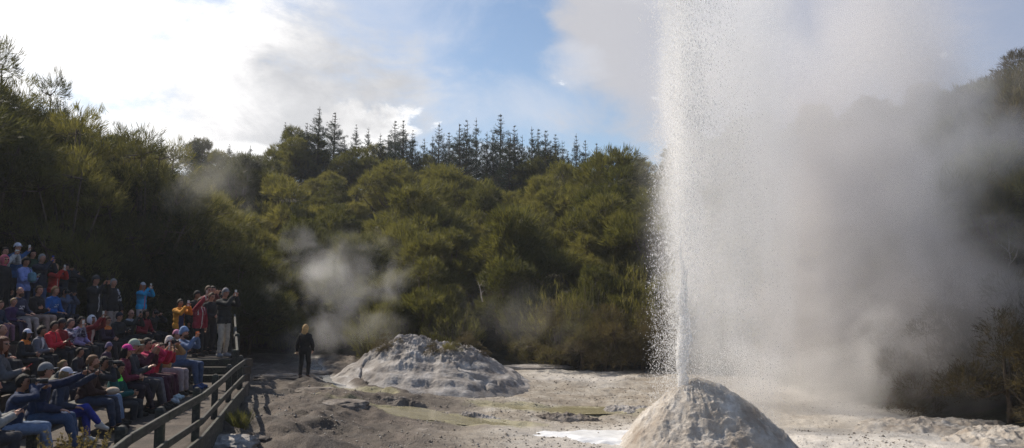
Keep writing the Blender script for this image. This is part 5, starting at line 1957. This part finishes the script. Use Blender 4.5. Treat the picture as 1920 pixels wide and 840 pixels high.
def tuft(name, x, y, z, n, H, W, seed, lm, label, cat, seed_heads=False, kind=None):
    r = np.random.default_rng(seed)
    V, Fs = [], []
    mb = MB()
    P, Nn = [], []
    for k in range(n):
        a = r.random() * 6.28
        rr = W * r.random() ** .7
        b = np.array([math.cos(a) * rr * .5, math.sin(a) * rr * .5, 0])
        e = np.array([math.cos(a) * rr, math.sin(a) * rr, H * r.uniform(.55, 1.1)])
        m1 = (b + e) / 2 + np.array([0, 0, .12 * H])
        mb.tube([b, m1, e], [.003, .0025, .0012], 3)
        if seed_heads:
            t = np.linspace(.45, 1, 16)[:, None]
            pts = b * (1 - t) ** 2 + 2 * m1 * t * (1 - t) + e * t ** 2
            P.append(pts); Nn.append(np.tile([0, 0, .6], (16, 1)))
        else:
            P.append(np.array([b, m1])); Nn.append(np.tile((e - b) / np.linalg.norm(e - b), (2, 1)))
    P = np.concatenate(P); Nn = np.concatenate(Nn)
    if seed_heads: V, Fq = blades(P, Nn, 4, r, (.015, .035), (.010, .018), .7, .3, .006)
    else: V, Fq = blades(P, Nn, 4, r, (H * .4, H * .8), (.004, .010), .3, .5, .03)
    mb.add(V, Fq, 0)
    o = mb.build(name, lm, smooth=False, loc=(x, y, z))
    return tag(o, label, cat, kind=kind)


p = at(150, 845, 7.4)
tuft('grass_clump', p.x, p.y, p.z - .42, 34, .58, .40, 3, m_dry, 'clump of dry golden seed-headed grass at the near end of the seats', 'grass clump', True)
p = at(105, 850, 7.0)
tuft('grass_clump', p.x, p.y, p.z - .4, 22, .50, .25, 5, m_dry, 'thin dry golden grass stalks before the knees of the photographer in navy', 'grass clump', True)
p = at_z(447, 815, .58)
tuft('grass_clump', p.x, p.y, tz(p.x, p.y), 90, .28, .3, 7, m_grn, 'small green grass tuft growing outside the fence', 'grass clump')
p = at_z(1225, 640, .5)

# ------------------------------------------------------------------ the water jet and the steam
def drop_mat():
    m = bpy.data.materials.new('water_drops')
    g = N(m)
    p = g.n('ShaderNodeBsdfPrincipled')
    p.inputs['Base Color'].default_value = (.93, .94, .95, 1)
    p.inputs['Roughness'].default_value = .25
    t = g.n('ShaderNodeBsdfTranslucent')
    t.inputs['Color'].default_value = (.95, .95, .95, 1)
    mx = g.n('ShaderNodeMixShader')
    mx.inputs[0].default_value = .6
    g.l(p.outputs[0], mx.inputs[1]); g.l(t.outputs[0], mx.inputs[2])
    tp = g.n('ShaderNodeBsdfTransparent')
    m2 = g.n('ShaderNodeMixShader')
    m2.inputs[0].default_value = .55
    g.l(mx.outputs[0], m2.inputs[1]); g.l(tp.outputs[0], m2.inputs[2])
    g.l(m2.outputs[0], g.n('ShaderNodeOutputMaterial').inputs['Surface'])
    return m


m_drop = drop_mat()
JB = Vector((JX, JY, tz(JX, JY) + 1.12))


def octa(P, s, stretch=1.0, r=None):
    o8 = np.array([[1, 0, 0], [-1, 0, 0], [0, 1, 0], [0, -1, 0], [0, 0, 1], [0, 0, -1]], float)
    f8 = np.array([[0, 2, 4], [2, 1, 4], [1, 3, 4], [3, 0, 4], [2, 0, 5], [1, 2, 5], [3, 1, 5], [0, 3, 5]])
    n = len(P)
    st = np.ones((n, 1, 3)); st[:, 0, 2] = stretch
    V = o8[None] * s[:, None, None] * st + P[:, None]
    return V.reshape(-1, 3), (f8[None] + np.arange(n)[:, None, None] * 6).reshape(-1, 3)


# rising and falling drops: a curtain that widens to one side as it falls
def curtain(n, seed, za, zb, bet, ysp, smin, smax, thr, lo=0.0, hi=1.0):
    r = np.random.default_rng(seed)
    z = za + (zb - za) * r.random(n) ** .9
    t = np.clip((z + 1.2) / 9.0, 0, 1)
    L = -.66 + .22 * t ** .7
    Rg = 2.30 - 1.05 * t ** 1.3
    b = r.beta(bet[0], bet[1], n)
    x = L + (Rg - L) * (lo + (hi - lo) * b) + r.normal(0, .05, n)
    y = r.normal(0, ysp, n)
    k = fbm(np.stack([x * 2.4, y * 2.4, z * .8], -1), 4, seed)
    keep = k + r.uniform(-.30, .30, n) > thr
    P = np.stack([x, y, z], -1)[keep]
    m = len(P)
    return P, smin + (smax - smin) * r.random(m) ** 6, r.uniform(1.0, 2.4, m)


geys = empty('water_jet', JB, 'tall white jet of water and spray shooting up from the sinter cone', 'water jet')


def spray(name, *a):
    P, s, st = curtain(*a)
    v, q = octa(P, s, st)
    o = mesh_np(name, v, q, m_drop, geys, smooth=False)
    o['kind'] = 'stuff'


spray('spray', 120000, 3, -.9, 9.5, (1.1, 1.5), .38, .0036, .010, -.14)
spray('veil', 42000, 4, -.4, 9.5, (1.3, 2.6), .22, .0040, .010, -.14, .10, .42)
spray('falling_drops', 2600, 9, -1.0, 4.8, (2.2, 1.6), .40, .0045, .012, .0, -.06, .16)
# dense climbing water round the axis
r = np.random.default_rng(77)
n = 20000
z = 9.4 * r.random(n) ** .8
wd = .045 + .050 * z ** .85
P = np.stack([.030 * z + .05 * np.sin(z * 1.3) + r.normal(0, 1, n) * wd, r.normal(0, 1, n) * wd, z], -1)
k = fbm(P * np.array([5, 5, 1.6]), 3, 21) + r.uniform(-.3, .3, n) > -.14
P = P[k]
v, q = octa(P, .0055 + .012 * r.random(len(P)) ** 4, r.uniform(1.2, 3.0, len(P)))
o = mesh_np('rising_drops', v, q, m_drop, geys, smooth=False)
o['kind'] = 'stuff'
# solid core of the jet
nr, nt = 420, 56
zc = np.linspace(-.1, 8.4, nr)
tt = np.arange(nt) / nt * 2 * np.pi
ZC, TC = np.meshgrid(zc, tt, indexing='ij')
rad = .085 + .034 * np.clip(ZC, 0, 9)
kk = fbm(np.stack([np.cos(TC) * 1.2, np.sin(TC) * 1.2, ZC * 2.2], -1), 4, 3)
kf = fbm(np.stack([np.cos(TC) * 4, np.sin(TC) * 4, ZC * 6], -1), 3, 13)
rad = rad * (1 + .7 * kk + .5 * kf) * (1 - .85 * sstep(.6, 3.1, ZC))
X_ = np.cos(TC) * rad + .030 * ZC + .05 * fbm(np.stack([ZC * 1.8, ZC * 0 + 1], -1), 3, 6) + .05 * np.sin(ZC * 1.3)
Y_ = np.sin(TC) * rad
v = np.stack([X_, Y_, ZC], -1).reshape(-1, 3)
I = np.arange(nr * nt).reshape(nr, nt)
J = np.roll(I, -1, 1)
q = np.stack([I[:-1], J[:-1], J[1:], I[1:]], -1).reshape(-1, 4)
CORE_TOP = 3.1
kq = v[q][:, :, 2].mean(1) < CORE_TOP
m_core = bpy.data.materials.new('white_water')
g = N(m_core)
p = g.n('ShaderNodeBsdfPrincipled')
p.inputs['Base Color'].default_value = (.95, .96, .97, 1)
p.inputs['Roughness'].default_value = .45
p.inputs['Subsurface Weight'].default_value = .6
p.inputs['Subsurface Radius'].default_value = (.2, .2, .2)
p.inputs['Subsurface Scale'].default_value = .5
t = g.n('ShaderNodeBsdfTranslucent')
t.inputs['Color'].default_value = (.97, .97, .97, 1)
mx = g.n('ShaderNodeMixShader')
mx.inputs[0].default_value = .45
g.l(p.outputs[0], mx.inputs[1]); g.l(t.outputs[0], mx.inputs[2])
g.l(mx.outputs[0], g.n('ShaderNodeOutputMaterial').inputs['Surface'])
o = mesh_np('jet_core', v, q[kq], m_core, geys)


def steam_mat(name, dens, scale, lo, hi, col_=(.95, .95, .96), rad=(1.0, .0), warp=.6, aniso=.35, stretch=(1, 1, 1), seed=0.0, detail=4.0, amp=3.0):
    m = bpy.data.materials.new(name)
    g = N(m)
    tc = g.n('ShaderNodeTexCoord')
    ln = g.n('ShaderNodeVectorMath', operation='LENGTH')
    g.l(tc.outputs['Object'], ln.inputs[0])
    geo = g.n('ShaderNodeNewGeometry')
    mp = g.n('ShaderNodeMapping')
    mp.inputs['Scale'].default_value = stretch
    mp.inputs['Location'].default_value = (seed, seed * 1.7, seed * .6)
    g.l(geo.outputs['Position'], mp.inputs['Vector'])
    n1 = g.noise(mp.outputs[0], scale, detail, .55, warp)
    # soft ball whose border is eaten by the noise
    v = g.math('SUBTRACT', 1.0, ln.outputs['Value'])
    v = g.math('ADD', g.math('MULTIPLY', v, rad[0]), g.math('MULTIPLY', g.math('SUBTRACT', n1, .5), amp))
    mr = g.n('ShaderNodeMapRange', interpolation_type='SMOOTHSTEP')
    mr.inputs['From Min'].default_value = lo
    mr.inputs['From Max'].default_value = hi
    g.l(v, mr.inputs['Value'])
    edge = g.n('ShaderNodeMapRange', interpolation_type='SMOOTHSTEP')
    edge.inputs['From Min'].default_value = 1.0
    edge.inputs['From Max'].default_value = .7
    g.l(ln.outputs['Value'], edge.inputs['Value'])
    d = g.math('MULTIPLY', g.math('MULTIPLY', mr.outputs[0], edge.outputs[0]), dens)
    pv = g.n('ShaderNodeVolumePrincipled')
    pv.inputs['Color'].default_value = (*col_, 1)
    pv.inputs['Anisotropy'].default_value = aniso
    g.l(d, pv.inputs['Density'])
    g.l(pv.outputs[0], g.n('ShaderNodeOutputMaterial').inputs['Volume'])
    return m


def puff(px, py, Yd, rad, mat, label):
    n, k = 24, 14
    th = np.linspace(0, np.pi, k)
    ph = np.arange(n) / n * 2 * np.pi
    T, Pp = np.meshgrid(th, ph, indexing='ij')
    d = np.stack([np.sin(T) * np.cos(Pp), np.sin(T) * np.sin(Pp), np.cos(T)], -1).reshape(-1, 3) * 1.02
    I = np.arange(n * k).reshape(k, n)
    J = np.roll(I, -1, 1)
    q = np.stack([I[:-1], I[1:], J[1:], J[:-1]], -1).reshape(-1, 4)
    o = mesh_np('steam', d, q, mat)
    o.location = at(px, py, Yd)
    o.scale = rad
    return tag(o, label, 'steam', kind='stuff')


if STEAM:
    puff(1600, 380, 23.0, (6.8, 3.6, 9.5), steam_mat('steam_big', .50, .30, .05, 1.75, (.86, .845, .85), (1.7, 0), stretch=(1, 1, .8), aniso=.1, detail=6, amp=5.5), 'great bank of grey steam drifting away beside the water jet')
    puff(1610, 200, 25.5, (6.2, 2.4, 5.6), steam_mat('steam_far', .34, .33, -.1, 1.5, (.80, .81, .84), (1.8, 0), aniso=.1, seed=11.0, detail=6, amp=4.5), 'grey steam hiding the skyline beside the water jet')
    puff(1380, 60, 18.6, (2.9, 1.6, 4.8), steam_mat('steam_top', .30, .45, .0, 1.5, (.97, .97, .98), (1.6, 0), seed=5.0, detail=6, amp=4.5), 'pale steam billowing round the upper part of the water jet')
    puff(1540, 700, 18.9, (2.9, 1.5, 2.6), steam_mat('steam_low', .45, .6, .05, 1.6, (.95, .94, .93), (1.5, 0), seed=9.0, detail=6, amp=4.5), 'low steam behind the geyser cone')
    puff(1370, 300, 16.5, (1.75, .80, 7.4), steam_mat('jet_mist', 1.25, 1.6, -.4, 1.0, (1.0, 1.0, 1.0), (1.8, 0), stretch=(1, 1, .3), seed=2.0, amp=4.0, aniso=.45), 'fine white mist inside the water jet')
    puff(1290, 230, 16.4, (.46, .38, 5.8), steam_mat('jet_foam', 2.2, 3.6, -.2, 1.2, (1.0, 1.0, 1.0), (1.8, 0), stretch=(1, 1, .3), seed=6.0, amp=4.0, aniso=.5), 'dense white foam round the axis of the water jet')
    puff(640, 565, 26.5, (3.0, 1.2, 3.2), steam_mat('vent_steam', .34, .75, .35, 2.0, (.97, .97, .97), (1.7, 0), seed=1.0, warp=.35, detail=7, amp=5.0), 'ragged column of steam from the vent beside the walking person')
    puff(585, 500, 27.0, (1.9, .9, 2.2), steam_mat('vent_wisp', .30, 1.0, .5, 2.1, (.97, .97, .97), (1.6, 0), seed=21.0, warp=.5, detail=7, amp=5.5), 'torn upper wisp of steam before the dark bushes behind the walking person')
    puff(960, 600, 27.3, (4.2, .9, 1.8), steam_mat('thin_steam', .09, .7, .2, 1.6, (.93, .92, .91), (1.2, 0), seed=7.0, detail=5), 'thin steam drifting low before the brown bushes')
    puff(1800, 560, 20.0, (3.3, 1.4, 5.2), steam_mat('bank_steam', .50, .5, -.1, 1.6, (.88, .85, .83), (1.5, 0), seed=15.0, detail=6, amp=5.0), 'thin brownish steam over the bank at the side of the clearing')
    puff(390, 330, 27, (2.9, 1.0, 2.0), steam_mat('drift_steam', .20, .9, .25, 1.6, (.95, .94, .93), (1.2, 0), seed=3.0, detail=5), 'faint wisp of steam drifting before the tall dark trees')

if HAZE:
    mb = MB()
    mb.box((0, 45, 11), (240, 130, 30.0))
    # box floor lies below the lowest ground near; far corners stay inside the terrain
    m = bpy.data.materials.new('haze_air')
    g = N(m)
    pv = g.n('ShaderNodeVolumePrincipled')
    pv.inputs['Color'].default_value = (.86, .91, 1.0, 1)
    pv.inputs['Density'].default_value = HAZE
    pv.inputs['Anisotropy'].default_value = .3
    g.l(pv.outputs[0], g.n('ShaderNodeOutputMaterial').inputs['Volume'])
    o = mb.build('haze', m)
    tag(o, 'thin pale haze in the air over the whole valley', 'haze', kind='stuff')
